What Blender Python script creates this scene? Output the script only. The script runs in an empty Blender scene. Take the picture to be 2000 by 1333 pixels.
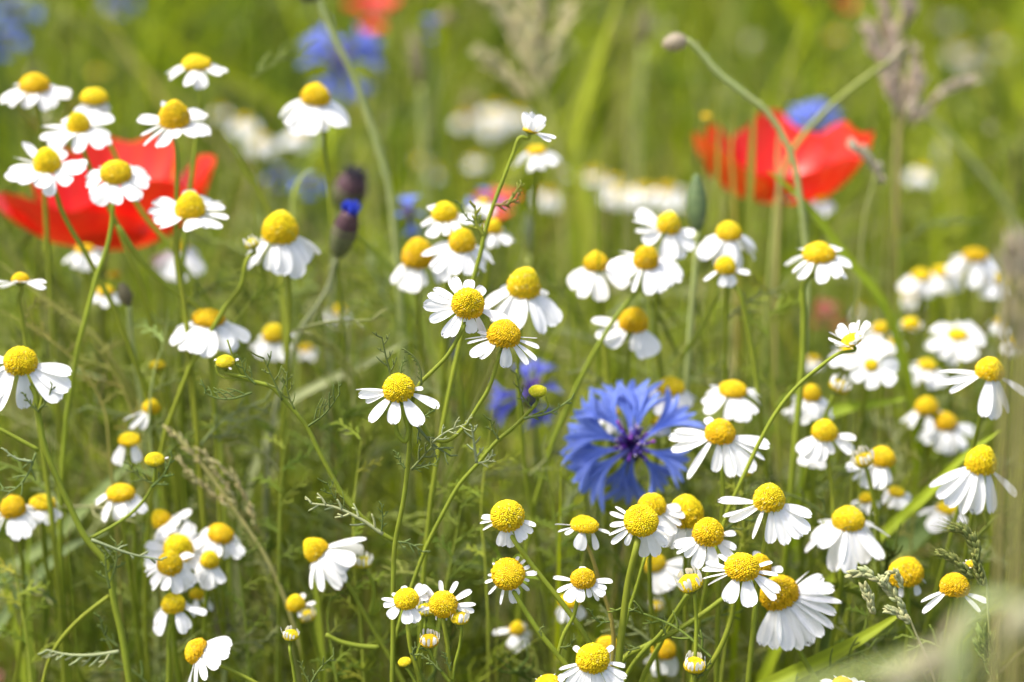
import bpy, math, random
import numpy as np
from mathutils import Vector, Matrix

# ------------------------------------------------------------------ camera, sky, sun, exposure
SC = bpy.context.scene
C = SC.collection
F = 0.65                                    # focus distance in metres
PITCH = math.radians(19)
CAMZ = 0.66
cam_d = bpy.data.cameras.new('camera'); cam = bpy.data.objects.new('camera', cam_d); C.objects.link(cam)
cam.location = (0, 0, CAMZ); cam.rotation_euler = (math.radians(90) - PITCH, 0, 0)
cam_d.sensor_width = 36; cam_d.lens = 100; cam_d.clip_start = 0.02; cam_d.clip_end = 500
cam_d.dof.use_dof = True; cam_d.dof.focus_distance = F; cam_d.dof.aperture_fstop = 8.2
SC.camera = cam

SUN_EL, SUN_AZ = math.radians(64), math.radians(-98)    # azimuth clockwise from +Y (away from the camera)
w = bpy.data.worlds.new('World'); SC.world = w; w.use_nodes = True
nt = w.node_tree; bg = nt.nodes['Background']
sky = nt.nodes.new('ShaderNodeTexSky'); sky.sky_type = 'NISHITA'; sky.sun_disc = False
sky.air_density = 0.9; sky.dust_density = 5; sky.ozone_density = 0.4; sky.sun_elevation = SUN_EL; sky.sun_rotation = SUN_AZ
nt.links.new(sky.outputs[0], bg.inputs[0]); bg.inputs[1].default_value = 0.15
sun_d = bpy.data.lights.new('sun', 'SUN'); sun = bpy.data.objects.new('sun', sun_d); C.objects.link(sun)
sun_d.energy = 2.05; sun_d.angle = math.radians(5); sun_d.color = (1, 0.95, 0.86)
sdir = Vector((math.sin(SUN_AZ) * math.cos(SUN_EL), math.cos(SUN_AZ) * math.cos(SUN_EL), math.sin(SUN_EL)))
sun.rotation_euler = sdir.to_track_quat('Z', 'Y').to_euler(); sun.location = sdir * 5
SC.view_settings.view_transform = 'Standard'; SC.view_settings.look = 'None'
SC.view_settings.exposure = 1.1; SC.view_settings.gamma = 1
SC.cycles.use_denoising = True
SC.cycles.max_bounces = 8; SC.cycles.transmission_bounces = 6; SC.cycles.diffuse_bounces = 5
SC.cycles.sample_clamp_indirect = 6

RND = random.Random(7)
rng = np.random.default_rng(11)
FWD = Vector((0, math.cos(PITCH), -math.sin(PITCH))); UPV = Vector((0, math.sin(PITCH), math.cos(PITCH))); RGT = Vector((1, 0, 0))
PX = 0.234 / 2000                           # metres per photo pixel in the plane of focus
CAM = Vector((0, 0, CAMZ))

def P(x, y, d):                             # a point of the meadow: photo position and distance (in focus distances)
    return CAM + FWD * (F * d) + RGT * ((x - 1000) * PX * d) + UPV * ((666.5 - y) * PX * d)

# ------------------------------------------------------------------ materials
def mat(name, color=None, attr=True, transl=0.3, rough=0.55, spec=0.3, noise=0.15, nscale=400, tint=(1, 1, 1), coat=0, streak=None):
    m = bpy.data.materials.new(name); m.use_nodes = True
    n = m.node_tree.nodes; l = m.node_tree.links; n.clear()
    out = n.new('ShaderNodeOutputMaterial'); mix = n.new('ShaderNodeMixShader')
    p = n.new('ShaderNodeBsdfPrincipled'); t = n.new('ShaderNodeBsdfTranslucent')
    if attr:
        a = n.new('ShaderNodeAttribute'); a.attribute_name = 'Col'; col = a.outputs['Color']
    else:
        a = n.new('ShaderNodeRGB'); a.outputs[0].default_value = (*color, 1); col = a.outputs[0]
    tc = n.new('ShaderNodeTexCoord')
    nz = n.new('ShaderNodeTexNoise'); nz.inputs['Scale'].default_value = nscale; nz.inputs['Detail'].default_value = 3
    if streak:
        mp = n.new('ShaderNodeMapping'); mp.inputs['Scale'].default_value = streak
        l.new(tc.outputs['Object'], mp.inputs['Vector']); l.new(mp.outputs[0], nz.inputs['Vector'])
    else:
        l.new(tc.outputs['Object'], nz.inputs['Vector'])
    mr = n.new('ShaderNodeMapRange'); mr.inputs[1].default_value = 0.25; mr.inputs[2].default_value = 0.75
    mr.inputs[3].default_value = 1 - noise; mr.inputs[4].default_value = 1 + noise
    l.new(nz.outputs[0], mr.inputs[0])
    vm = n.new('ShaderNodeVectorMath'); vm.operation = 'SCALE'; l.new(col, vm.inputs[0]); l.new(mr.outputs[0], vm.inputs['Scale'])
    l.new(vm.outputs[0], p.inputs['Base Color'])
    tm = n.new('ShaderNodeVectorMath'); tm.operation = 'MULTIPLY'; tm.inputs[1].default_value = tint
    l.new(vm.outputs[0], tm.inputs[0]); l.new(tm.outputs[0], t.inputs['Color'])
    p.inputs['Roughness'].default_value = rough; p.inputs['Specular IOR Level'].default_value = spec
    mix.inputs[0].default_value = transl
    l.new(p.outputs[0], mix.inputs[1]); l.new(t.outputs[0], mix.inputs[2]); l.new(mix.outputs[0], out.inputs[0])
    return m

M = {
    'petal': mat('white_petal', (0.86, 0.87, 0.87), False, 0.3, 0.6, 0.2, 0.03, 3, (1, 1, 0.97)),
    'disc': mat('yellow_disc', None, True, 0.05, 0.6, 0.2, 0.08, 30),
    'stem': mat('stem', None, True, 0.15, 0.55, 0.2, 0.12, 120),
    'leaf': mat('leaf', None, True, 0.35, 0.5, 0.2, 0.12, 200, (1.15, 1.2, 0.6)),
    'grass': mat('grass', None, True, 0.34, 0.5, 0.18, 0.12, 60, (1.25, 1.25, 0.6)),
    'poppy': mat('poppy_petal', None, True, 0.27, 0.36, 0.6, 0.14, 60, (1.25, 0.9, 0.6)),
    'blue': mat('cornflower_petal', None, True, 0.3, 0.6, 0.2, 0.12, 220),
    'dark': mat('dark_bud', None, True, 0.0, 0.6, 0.25, 0.2, 500),
    'straw': mat('straw', None, True, 0.35, 0.6, 0.25, 0.15, 200),
}
def soil():
    m = bpy.data.materials.new('soil'); m.use_nodes = True
    n = m.node_tree.nodes; l = m.node_tree.links; p = n['Principled BSDF']
    tc = n.new('ShaderNodeTexCoord'); nz = n.new('ShaderNodeTexNoise'); nz.inputs['Scale'].default_value = 9; nz.inputs['Detail'].default_value = 8
    cr = n.new('ShaderNodeValToRGB'); e = cr.color_ramp.elements
    e[0].position = 0.3; e[0].color = (0.022, 0.026, 0.008, 1); e[1].position = 0.7; e[1].color = (0.075, 0.085, 0.02, 1)
    l.new(tc.outputs['Object'], nz.inputs['Vector']); l.new(nz.outputs[0], cr.inputs[0]); l.new(cr.outputs[0], p.inputs['Base Color'])
    bp = n.new('ShaderNodeBump'); bp.inputs['Strength'].default_value = 0.7; bp.inputs['Distance'].default_value = 0.02
    n2 = n.new('ShaderNodeTexNoise'); n2.inputs['Scale'].default_value = 60; n2.inputs['Detail'].default_value = 6
    l.new(tc.outputs['Object'], n2.inputs['Vector']); l.new(n2.outputs[0], bp.inputs['Height']); l.new(bp.outputs[0], p.inputs['Normal'])
    p.inputs['Roughness'].default_value = 0.95
    return m

# ------------------------------------------------------------------ mesh helpers
class MB:
    def __init__(s): s.v = []; s.f = []; s.c = []
    def grid(s, rows, cols):                # rows: list of lists of points; cols: same shape, or one colour
        b = len(s.v); n = len(rows[0])
        for i, r in enumerate(rows):
            for j, p in enumerate(r):
                s.v.append(tuple(p)); s.c.append(cols if isinstance(cols, tuple) else cols[i][j])
        for i in range(len(rows) - 1):
            for j in range(n - 1):
                a = b + i * n + j; s.f.append((a, a + 1, a + n + 1, a + n))
    def tube(s, pts, rad, col, sides=6, cap=True):
        pts = [Vector(p) for p in pts]; n = len(pts); b = len(s.v)
        t0 = (pts[1] - pts[0]).normalized()
        u = t0.cross(Vector((0.31, 0.17, 0.93)))
        if u.length < 1e-3: u = t0.cross(Vector((1, 0, 0)))
        u.normalize()
        for i, p in enumerate(pts):
            t = (pts[min(i + 1, n - 1)] - pts[max(i - 1, 0)])
            if t.length < 1e-9: t = t0
            t.normalize(); u = (u - t * u.dot(t)).normalized(); v = t.cross(u)
            r = rad[i] if isinstance(rad, (list, tuple)) else rad
            cc = col[i] if isinstance(col, list) else col
            for k in range(sides):
                a = 2 * math.pi * k / sides
                s.v.append(tuple(p + (u * math.cos(a) + v * math.sin(a)) * r)); s.c.append(cc)
        for i in range(n - 1):
            for k in range(sides):
                a = b + i * sides + k; a2 = b + i * sides + (k + 1) % sides
                s.f.append((a, a2, a2 + sides, a + sides))
        if cap:
            s.f.append(tuple(b + k for k in range(sides))[::-1]); e = b + (n - 1) * sides; s.f.append(tuple(e + k for k in range(sides)))
    def lathe(s, prof, col, sides=16):      # prof: (r, z, colour) rows
        b = len(s.v)
        for r, z, cc in prof:
            for k in range(sides):
                a = 2 * math.pi * k / sides
                s.v.append((r * math.cos(a), r * math.sin(a), z)); s.c.append(cc or col)
        for i in range(len(prof) - 1):
            for k in range(sides):
                a = b + i * sides + k; a2 = b + i * sides + (k + 1) % sides
                s.f.append((a, a2, a2 + sides, a + sides))
    def mesh(s, name, m, smooth=True):
        me = bpy.data.meshes.new(name); me.from_pydata(s.v, [], s.f)
        ca = me.color_attributes.new('Col', 'FLOAT_COLOR', 'POINT')
        ca.data.foreach_set('color', np.array([(c[0], c[1], c[2], 1.0) for c in s.c], dtype=np.float32).ravel())
        if smooth: me.polygons.foreach_set('use_smooth', [True] * len(me.polygons))
        me.materials.append(m); return me

def add(name, me, parent=None, mtx=None):
    o = bpy.data.objects.new(name, me); C.objects.link(o)
    if parent is not None: o.parent = parent
    if mtx is not None: o.matrix_basis = mtx
    return o
def thing(name, label, cat, loc, group=None):
    o = bpy.data.objects.new(name, None); C.objects.link(o); o.location = loc; o.empty_display_size = 0.01
    o['label'] = label; o['category'] = cat
    if group: o['group'] = group
    return o
def spline(pts, k=6):
    """smooth curve through the points; tangents follow the spacing, so uneven points never loop"""
    pts = [Vector(p) for p in pts]; n = len(pts)
    if n < 3:
        return [pts[0].lerp(pts[-1], i / k) for i in range(k + 1)]
    ds = [max(1e-6, (pts[i + 1] - pts[i]).length) for i in range(n - 1)]; tg = []
    for i in range(n):
        if i == 0: t = (pts[1] - pts[0]) / ds[0]
        elif i == n - 1: t = (pts[-1] - pts[-2]) / ds[-1]
        else: t = ((pts[i] - pts[i - 1]) / ds[i - 1] * ds[i] + (pts[i + 1] - pts[i]) / ds[i] * ds[i - 1]) / (ds[i] + ds[i - 1])
        tg.append(t)
    out = []
    for i in range(n - 1):
        kk = k if ds[i] < 0.06 else k * 2
        for j in range(kk):
            t = j / kk; t2, t3 = t * t, t ** 3
            out.append(pts[i] * (2 * t3 - 3 * t2 + 1) + tg[i] * ds[i] * (t3 - 2 * t2 + t) + pts[i + 1] * (3 * t2 - 2 * t3) + tg[i + 1] * ds[i] * (t3 - t2))
    out.append(pts[-1]); return out
def jig(c, a=0.12, r=RND):
    k = 1 + r.uniform(-a, a); return (c[0] * k * (1 + r.uniform(-a, a) * 0.5), c[1] * k, c[2] * k)

G_STEM = (0.25, 0.30, 0.028); G_YEL = (0.36, 0.36, 0.05); G_LEAF = (0.17, 0.23, 0.06); G_CUP = (0.26, 0.32, 0.06)

# ------------------------------------------------------------------ chamomile: petal and disc meshes
def petal_mesh(bend, seed):
    r = random.Random(seed); mb = MB(); nx, ny = 12, 6
    rows = []; ns = r.choice((0.02, 0.04, 0.07, 0.11)); skew = r.uniform(-0.06, 0.06); tw = r.uniform(-0.5, 0.5); roll = r.uniform(-0.05, 0.14)
    B = math.radians(bend) + 1e-4
    for i in range(nx + 1):
        t = i / nx; row = []
        wd = 0.30 + 0.70 * math.sin(min(1, t / 0.68) * math.pi / 2) ** 1.1
        if t > 0.68: wd *= math.sqrt(max(0.0, 1 - ((t - 0.68) / 0.325) ** 2.6)) * 0.93 + 0.07
        for j in range(ny + 1):
            q = j / ny * 2 - 1
            te = t - (ns * (0.5 + 0.5 * math.cos(q * math.pi * 3)) * t ** 6 if abs(q) < 0.99 else 0)
            a = B * te; x = math.sin(a) / B; z = -(1 - math.cos(a)) / B
            y = q * wd * 0.5 + skew * t * t
            z += 0.035 * wd * math.cos(q * math.pi * 2) * (0.3 + 0.7 * t) - roll * wd * q * q * 0.5 + tw * q * wd * t * 0.25
            row.append((x, y, z))
        rows.append(row)
    mb.grid(rows, (1, 1, 1)); return mb.mesh('petal', M['petal'])
BENDS = (-50, -25, 8, 30, 60)
PET = {b: [petal_mesh(b, 100 * k + abs(b) + k) for k in range(9)] for b in BENDS}

def disc_mesh(h, seed, green=0.0):
    r = random.Random(seed); mb = MB(); PH = math.radians(104); c1 = math.cos(PH)
    egg = min(1.0, max(0.0, (h - 0.8) / 0.9))
    def prof(ph):
        z = (math.cos(ph) - c1) / (1 - c1)
        rr = math.sin(ph) ** (0.92 + 0.25 * egg * (1 if ph < 1.57 else 0))
        return rr, z * h
    core = (0.52, 0.34, 0.008)
    mb.lathe([(prof(PH * (i + 0.02) / 14)[0] * 0.97, prof(PH * (i + 0.02) / 14)[1] * 0.985, core) for i in range(15)][::-1], core, 24)
    tone = ((1, 1, 1), (1.03, 1.06, 1), (0.97, 0.92, 1), (0.92, 0.82, 0.9), (1.0, 1.03, 1.4))[seed % 5]
    N = 520; ga = math.radians(137.508); lump = [(r.uniform(0, 6.3), r.uniform(0.2, 1.2), r.uniform(-0.08, 0.10)) for _ in range(6)]
    for i in range(N):
        cp = max(-0.999, min(1, 1 - (i + 0.5 + r.uniform(-4, 4) * min(1, i / 40)) / N * (1 - c1))); ph = math.acos(cp); az = i * ga + r.uniform(-.05, .05)
        rr, z = prof(ph); r2, z2 = prof(ph + 0.02)
        n2 = Vector((-(z2 - z), 0, r2 - rr)); n2 = Vector((n2.x, 0, n2.z)).normalized()
        if n2.x < 0: n2.x = abs(n2.x)
        ca, sa = math.cos(az), math.sin(az)
        nrm = Vector((n2.x * ca, n2.x * sa, n2.z)); p = Vector((rr * ca, rr * sa, z))
        off = 0.0
        for la, lp, lh in lump: off += lh * math.exp(-((math.atan2(math.sin(az - la), math.cos(az - la))) ** 2 * rr + (ph - lp) ** 2) / 0.18)
        u = nrm.orthogonal().normalized(); v = nrm.cross(u)
        age = min(1, max(0, (i / N - 0.25) / 0.4)) ; age = min(1, max(0, age + r.uniform(-0.15, 0.15)))
        s = (0.054 + 0.02 * age) * r.uniform(0.75, 1.25) * (1 + 0.25 * min(1, h - 0.6)); hh = s * r.uniform(0.9, 1.5) * (0.7 + 0.7 * age)
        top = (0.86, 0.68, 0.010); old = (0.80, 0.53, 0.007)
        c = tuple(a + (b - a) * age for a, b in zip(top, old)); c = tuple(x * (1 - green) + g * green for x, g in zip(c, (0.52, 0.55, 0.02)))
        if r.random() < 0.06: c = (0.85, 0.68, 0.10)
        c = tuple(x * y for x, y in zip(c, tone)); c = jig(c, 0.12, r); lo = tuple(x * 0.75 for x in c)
        p = p + nrm * off; b = len(mb.v)
        for k in range(5):
            a = 2 * math.pi * k / 5 + i
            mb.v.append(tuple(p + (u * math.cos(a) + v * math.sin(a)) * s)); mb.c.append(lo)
        for k in range(5):
            a = 2 * math.pi * k / 5 + i
            mb.v.append(tuple(p + (u * math.cos(a) + v * math.sin(a)) * s * 0.72 + nrm * hh * 0.8)); mb.c.append(c)
        mb.v.append(tuple(p + nrm * hh * (0.7 if age > 0.6 else 1.05))); mb.c.append(c if age < 0.6 else lo)
        for k in range(5):
            k2 = (k + 1) % 5; mb.f.append((b + k, b + k2, b + 5 + k2, b + 5 + k)); mb.f.append((b + 5 + k, b + 5 + k2, b + 10))
    return mb.mesh('disc', M['disc'])
HS = (0.6, 0.8, 1.0, 1.2, 1.45, 1.75)
DISC = {}
def disc_for(h, seed, green=0.0):
    hq = min(HS, key=lambda q: abs(q - h)); k = (hq, seed % 5, round(green, 1))
    if k not in DISC: DISC[k] = disc_mesh(hq, seed % 5 + 5 * int(hq * 100), green)
    return DISC[k], h / hq
def cup_mesh(seed):
    r = random.Random(seed); mb = MB(); c = G_CUP
    mb.lathe([(0.14, -0.62, c), (0.30, -0.55, c), (0.60, -0.38, c), (0.85, -0.15, c), (0.93, 0.0, c), (0.80, 0.05, c)], c, 18)
    for k in range(22):                     # bracts with pale margins
        a = k * 2 * math.pi / 22; rows = []; cols = []
        for i in range(4):
            t = i / 3; rr = 0.66 + 0.36 * t; z = -0.36 + 0.46 * t; wd = 0.13 * math.sin(math.pi * (0.25 + 0.7 * t))
            rows.append([(rr * math.cos(a + q * wd / rr) + 0, rr * math.sin(a + q * wd / rr), z + 0.02 * (1 - abs(q))) for q in (-1, 0, 1)])
            cols.append([(0.42, 0.44, 0.2), jig(c, 0.1, r), (0.42, 0.44, 0.2)])
        mb.grid(rows, cols)
    return mb.mesh('calyx', M['leaf'])
CUP = [cup_mesh(k) for k in range(2)]

STY = {  # first angle, bend, spread
    'f': (-4, 8, 10), 'd': (-14, 30, 11), 's': (-34, 30, 12), 'v': (-62, 8, 9), 'u': (35, -25, 12), 'b': (72, -50, 6), 'w': (16, 8, 14),
}
HEADS = []                                  # what the grass must not stand in front of: x, y, radius px, d
def head(parent, origin, hx, seed):
    x, y0, y1, R, S, sty, d, tx, ty, n = hx[:10]; op = hx[10] if len(hx) > 10 else {}
    r = random.Random(seed * 31 + 5)
    axis = Vector((math.tan(math.radians(tx)), -math.tan(math.radians(ty)), 1)).normalized()
    if op.get('axis'): axis = Vector(op['axis']).normalized()
    a = abs(axis.dot(FWD)); b = math.sqrt(max(0.04, 1 - a * a))
    h = op.get('h') or min(1.7, max(0.6, ((y1 - y0) / R - a) / b / 0.97))
    mpp = PX * d; Rm = R * mpp * 0.93
    ctr = P(x, (y0 + y1) / 2, d); base = ctr - axis * (0.48 * h * Rm)
    ex = Vector((1, 0, 0)); ex = (ex - axis * ex.dot(axis)); ex.normalize(); ey = axis.cross(ex)
    mt = Matrix(((ex.x, ey.x, axis.x, base.x - origin.x), (ex.y, ey.y, axis.y, base.y - origin.y), (ex.z, ey.z, axis.z, base.z - origin.z), (0, 0, 0, 1)))
    H = bpy.data.objects.new('flower_head', None); C.objects.link(H); H.parent = parent; H.matrix_basis = mt; H.empty_display_size = 0.005
    me, zs = disc_for(h, seed, op.get('green', 0.6 if sty in 'bg' else 0.0))
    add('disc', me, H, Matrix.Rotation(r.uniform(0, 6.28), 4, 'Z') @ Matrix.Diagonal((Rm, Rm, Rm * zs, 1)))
    ck = 1.12 if sty in 'bg' else 0.9
    add('calyx', CUP[seed % 2], H, Matrix.Rotation(r.uniform(0, 6.28), 4, 'Z') @ Matrix.Diagonal((Rm * ck, Rm * ck, Rm * (1.2 if sty in 'bg' else 0.8), 1)))
    pets = op.get('pet')
    if pets is None and n:
        e0, be, sp = STY[sty]; pets = []
        gaps = op.get('gap', ())
        n_ = n + (2 if n > 8 and not op.get('pet') else 0)
        for i in range(n_):
            az = (i + r.uniform(-0.28, 0.28)) * 360 / n_ + (seed * 37) % 360
            az %= 360
            if any((g0 <= az <= g1) or (g0 <= az + 360 <= g1) for g0, g1 in gaps): continue
            if r.random() < 0.05: continue
            pets.append((az, e0 + r.gauss(0, sp * 0.8), be + r.gauss(0, 14), r.uniform(0.78, 1.10), r.uniform(0.72, 1.22)))
    wid = op.get('w', 0.56)
    for az, e, be, lf, wf in pets or ():
        bq = min(BENDS, key=lambda q: abs(q - be))
        if sty in 'bg': L = Rm * 1.35
        else:
            e0, bb, _ = STY[sty]; L = (S * mpp - Rm * 0.8) / max(0.45, math.cos(math.radians(e0 - bb * 0.45)))
        L *= lf; W = (op.get('L0', L) if False else L) * wid * wf
        if sty in 'bg': W = Rm * 0.34
        m = (Matrix.Rotation(math.radians(az), 4, 'Z') @ Matrix.Translation((Rm * (1.0 if sty in 'bg' else 0.80), 0, Rm * 0.03)) @ Matrix.Rotation(math.radians(-e), 4, 'Y')
             @ Matrix.Rotation(r.gauss(0, 0.22), 4, 'X') @ Matrix.Diagonal((L, W, L * 0.8, 1)))
        add('petal', r.choice(PET[bq]), H, m)
    HEADS.append((x, (y0 + y1) / 2, R * 1.15, d)); 
    if n: HEADS.append((x, y1, S * 0.85, d))
    return base - axis * Rm * (0.45 if sty not in 'bg' else 0.7), axis

def to_ground(p, dirn=None, lean=0.02, r=RND):
    """points from p down to the soil"""
    q = []
    dx, dy = r.uniform(-lean, lean), r.uniform(-lean * 0.5, lean)
    for t in (0.35, 0.7, 1.0):
        q.append(Vector((p.x + dx * t, p.y + dy * t, p.z * (1 - t))))
    q[-1].z = -0.01
    return q
def stem_mesh(paths, origin, col=G_STEM, r=RND):
    """paths: (points in world space, radius at start, radius at end)"""
    mb = MB()
    for pts, r0, r1 in paths:
        sp = spline([p - origin for p in pts], 5); n = len(sp); c0 = jig(col, 0.10, r)
        rad = [r0 + (r1 - r0) * min(1, i / (n - 1) * 1.5) for i in range(n)]
        cols = [jig(c0, 0.05, r) for _ in range(n)]
        mb.tube(sp, rad, cols, 7)
    return mb.mesh('stem', M['stem'])
def leaf_mesh(pts, origin, rad, lobe, seed, col=G_LEAF, side=0, sub=True):
    """thread-like chamomile leaf: a midrib with narrow, forked lobes"""
    r = random.Random(seed); mb = MB(); sp = spline([p - origin for p in pts], 6); n = len(sp)
    c = jig(col, 0.15, r)
    mb.tube(sp, [rad * (1 - 0.55 * i / n) for i in range(n)], c, 5)
    tot = sum((sp[i + 1] - sp[i]).length for i in range(n - 1)); step = max(2, int(n * lobe * 0.42 / max(tot, 1e-5)))
    k = 0
    for i in range(2, n, max(1, step)):
        t = (sp[min(i + 1, n - 1)] - sp[i - 1]).normalized()
        up = (UPV * 0.9 + Vector((r.uniform(-.4, .4), r.uniform(-.6, .2), r.uniform(-.2, .2))))
        s = side or (1 if k % 2 else -1); k += 1
        nrm = t.cross(FWD).normalized() * s
        dr = (t * r.uniform(0.5, 0.9) + nrm * 0.85 + FWD * r.uniform(-0.5, 0.5)).normalized()
        L = lobe * r.uniform(0.6, 1.15) * (1 - 0.4 * i / n); p0 = sp[i]
        p1 = p0 + dr * L * 0.55 + t * L * 0.05; p2 = p0 + dr * L * 0.95 + t * L * 0.25
        q7 = spline([p0, p1, p2], 3); mb.tube(q7, [rad * (0.75 - 0.35 * z / (len(q7) - 1)) for z in range(len(q7))], jig(c, 0.1, r), 4)
        if sub and r.random() < 0.6:
            q = p1 + (dr * 0.4 - nrm * 0.3 + t * 0.6).normalized() * L * 0.4
            mb.tube([p1, p1.lerp(q, 0.5), q], [rad * 0.6, rad * 0.55, rad * 0.35], jig(c, 0.1, r), 4)
    return mb.mesh('leaf', M['leaf'])

def px_path(pts, d, y_ref=None):
    """photo polyline to world points; lower points a little farther, as an upright stem runs"""
    y_ref = pts[0][1] if y_ref is None else y_ref
    return [P(p[0], p[1], (p[2] if len(p) > 2 else d + (p[1] - y_ref) * 3.2e-5)) for p in pts]
LATER = []
CH_GROUP = 'chamomile plants in flower across the meadow'
SEED = [0]
def chamomile(label, heads, stems=(), leaves=(), d=None, sw=10, group=CH_GROUP, name='chamomile_plant', cat='chamomile', col=G_STEM):
    """heads: head tuples, each may carry op['stem'] = photo polyline from just under the head; op['join'] keeps that stem from running to the soil"""
    h0 = heads[0]; d0 = d or h0[6]
    first = h0[10].get('stem') if len(h0) > 10 and h0[10].get('stem') else None
    end = px_path(first, d0, h0[2])[-1] if first else P(h0[0], h0[2] + 60, d0)
    wob = 0.02 if first else 0.06
    base = Vector((end.x + RND.uniform(-wob, wob), end.y + (RND.uniform(-.01, .05) if first else RND.uniform(.03, .14)), 0))
    T = thing(name, label, cat, base, group)
    paths = []
    for hx in heads:
        SEED[0] += 1
        op = hx[10] if len(hx) > 10 else {}
        b, ax = head(T, base, hx, SEED[0]); mpp = PX * hx[6]; wpx = op.get('sw', sw) * mpp / 2
        if op.get('stem'): pts = [b, b - ax * hx[3] * mpp * 0.5] + px_path(op['stem'], hx[6], hx[2])
        else: pts = [b, b - ax * hx[3] * mpp * 1.1]
        if not op.get('join'):
            p = pts[-1]; t = (pts[-1] - pts[-2]).normalized()
            tgt = Vector((base.x, base.y, -0.01))
            if op.get('stem'):
                pts += [p + (tgt - p) * 0.35 + t * 0.03 * 1.0, p + (tgt - p) * 0.7 + t * 0.01, tgt]
            else:
                kx = RND.uniform(-0.015, 0.015)
                pts += [p + (tgt - p) * 0.25 + Vector((kx, 0, 0)), p + (tgt - p) * 0.6 + Vector((kx * 1.2, 0, 0)), tgt]
        paths.append((pts, wpx * 0.8, wpx * (1.15 if not op.get('join') else 0.95)))
    for s in stems:
        pts = px_path(s[0], s[1]) if not s[3:] else px_path(s[0], s[1]) + to_ground(px_path(s[0], s[1])[-1])
        paths.append((pts, s[2] * PX * s[1] / 2 * 0.85, s[2] * PX * s[1] / 2))
    add('stem', stem_mesh(paths, base, col), T)
    if not leaves and d0 < 1.16:            # feathery leaves at the joints of the stalk
        pts = paths[0][0]; sp = spline(pts, 6); r = random.Random(SEED[0] * 7 + 1); tot = 0.0
        for a_, b_ in zip(sp[:-1], sp[1:]):
            tot += (b_ - a_).length
            if tot > 0.022 and r.random() < 0.75:
                tot = 0.0; sd = r.choice((-1, 1)); L = r.uniform(0.010, 0.022)
                dr = (Vector((sd * r.uniform(.5, 1), r.uniform(-.2, .7), r.uniform(.3, .9)))).normalized()
                q = [b_, b_ + dr * L * 0.5, b_ + dr * L + Vector((sd * L * 0.2, 0, -L * 0.1))]
                if b_.z > 0.14 and sum(1 for z_ in LATER if z_[0] == T) < 3: LATER.append((T, base, q, SEED[0] * 31 + len(T.children), r.choice((G_LEAF, (0.22, 0.28, 0.05), (0.30, 0.34, 0.14)))))
    for i, lf in enumerate(leaves):
        pts, ld, rad, lobe = lf[:4]; side = lf[4] if len(lf) > 4 else 0
        add('leaf', leaf_mesh(px_path(pts, ld), base, rad * PX * ld / 2, lobe * PX * ld, SEED[0] * 13 + i, lf[5] if len(lf) > 5 else G_LEAF, side), T)
    return T

# ------------------------------------------------------------------ ground
def flat(name, z, x0, x1, y0, y1, m):
    me = bpy.data.meshes.new(name); me.from_pydata([(x0, y0, z), (x1, y0, z), (x1, y1, z), (x0, y1, z)], [], [(0, 1, 2, 3)]); me.materials.append(m)
    o = add(name, me); o['kind'] = 'structure'; return o
flat('ground', 0, -150, 150, -30, 300, soil())

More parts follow.
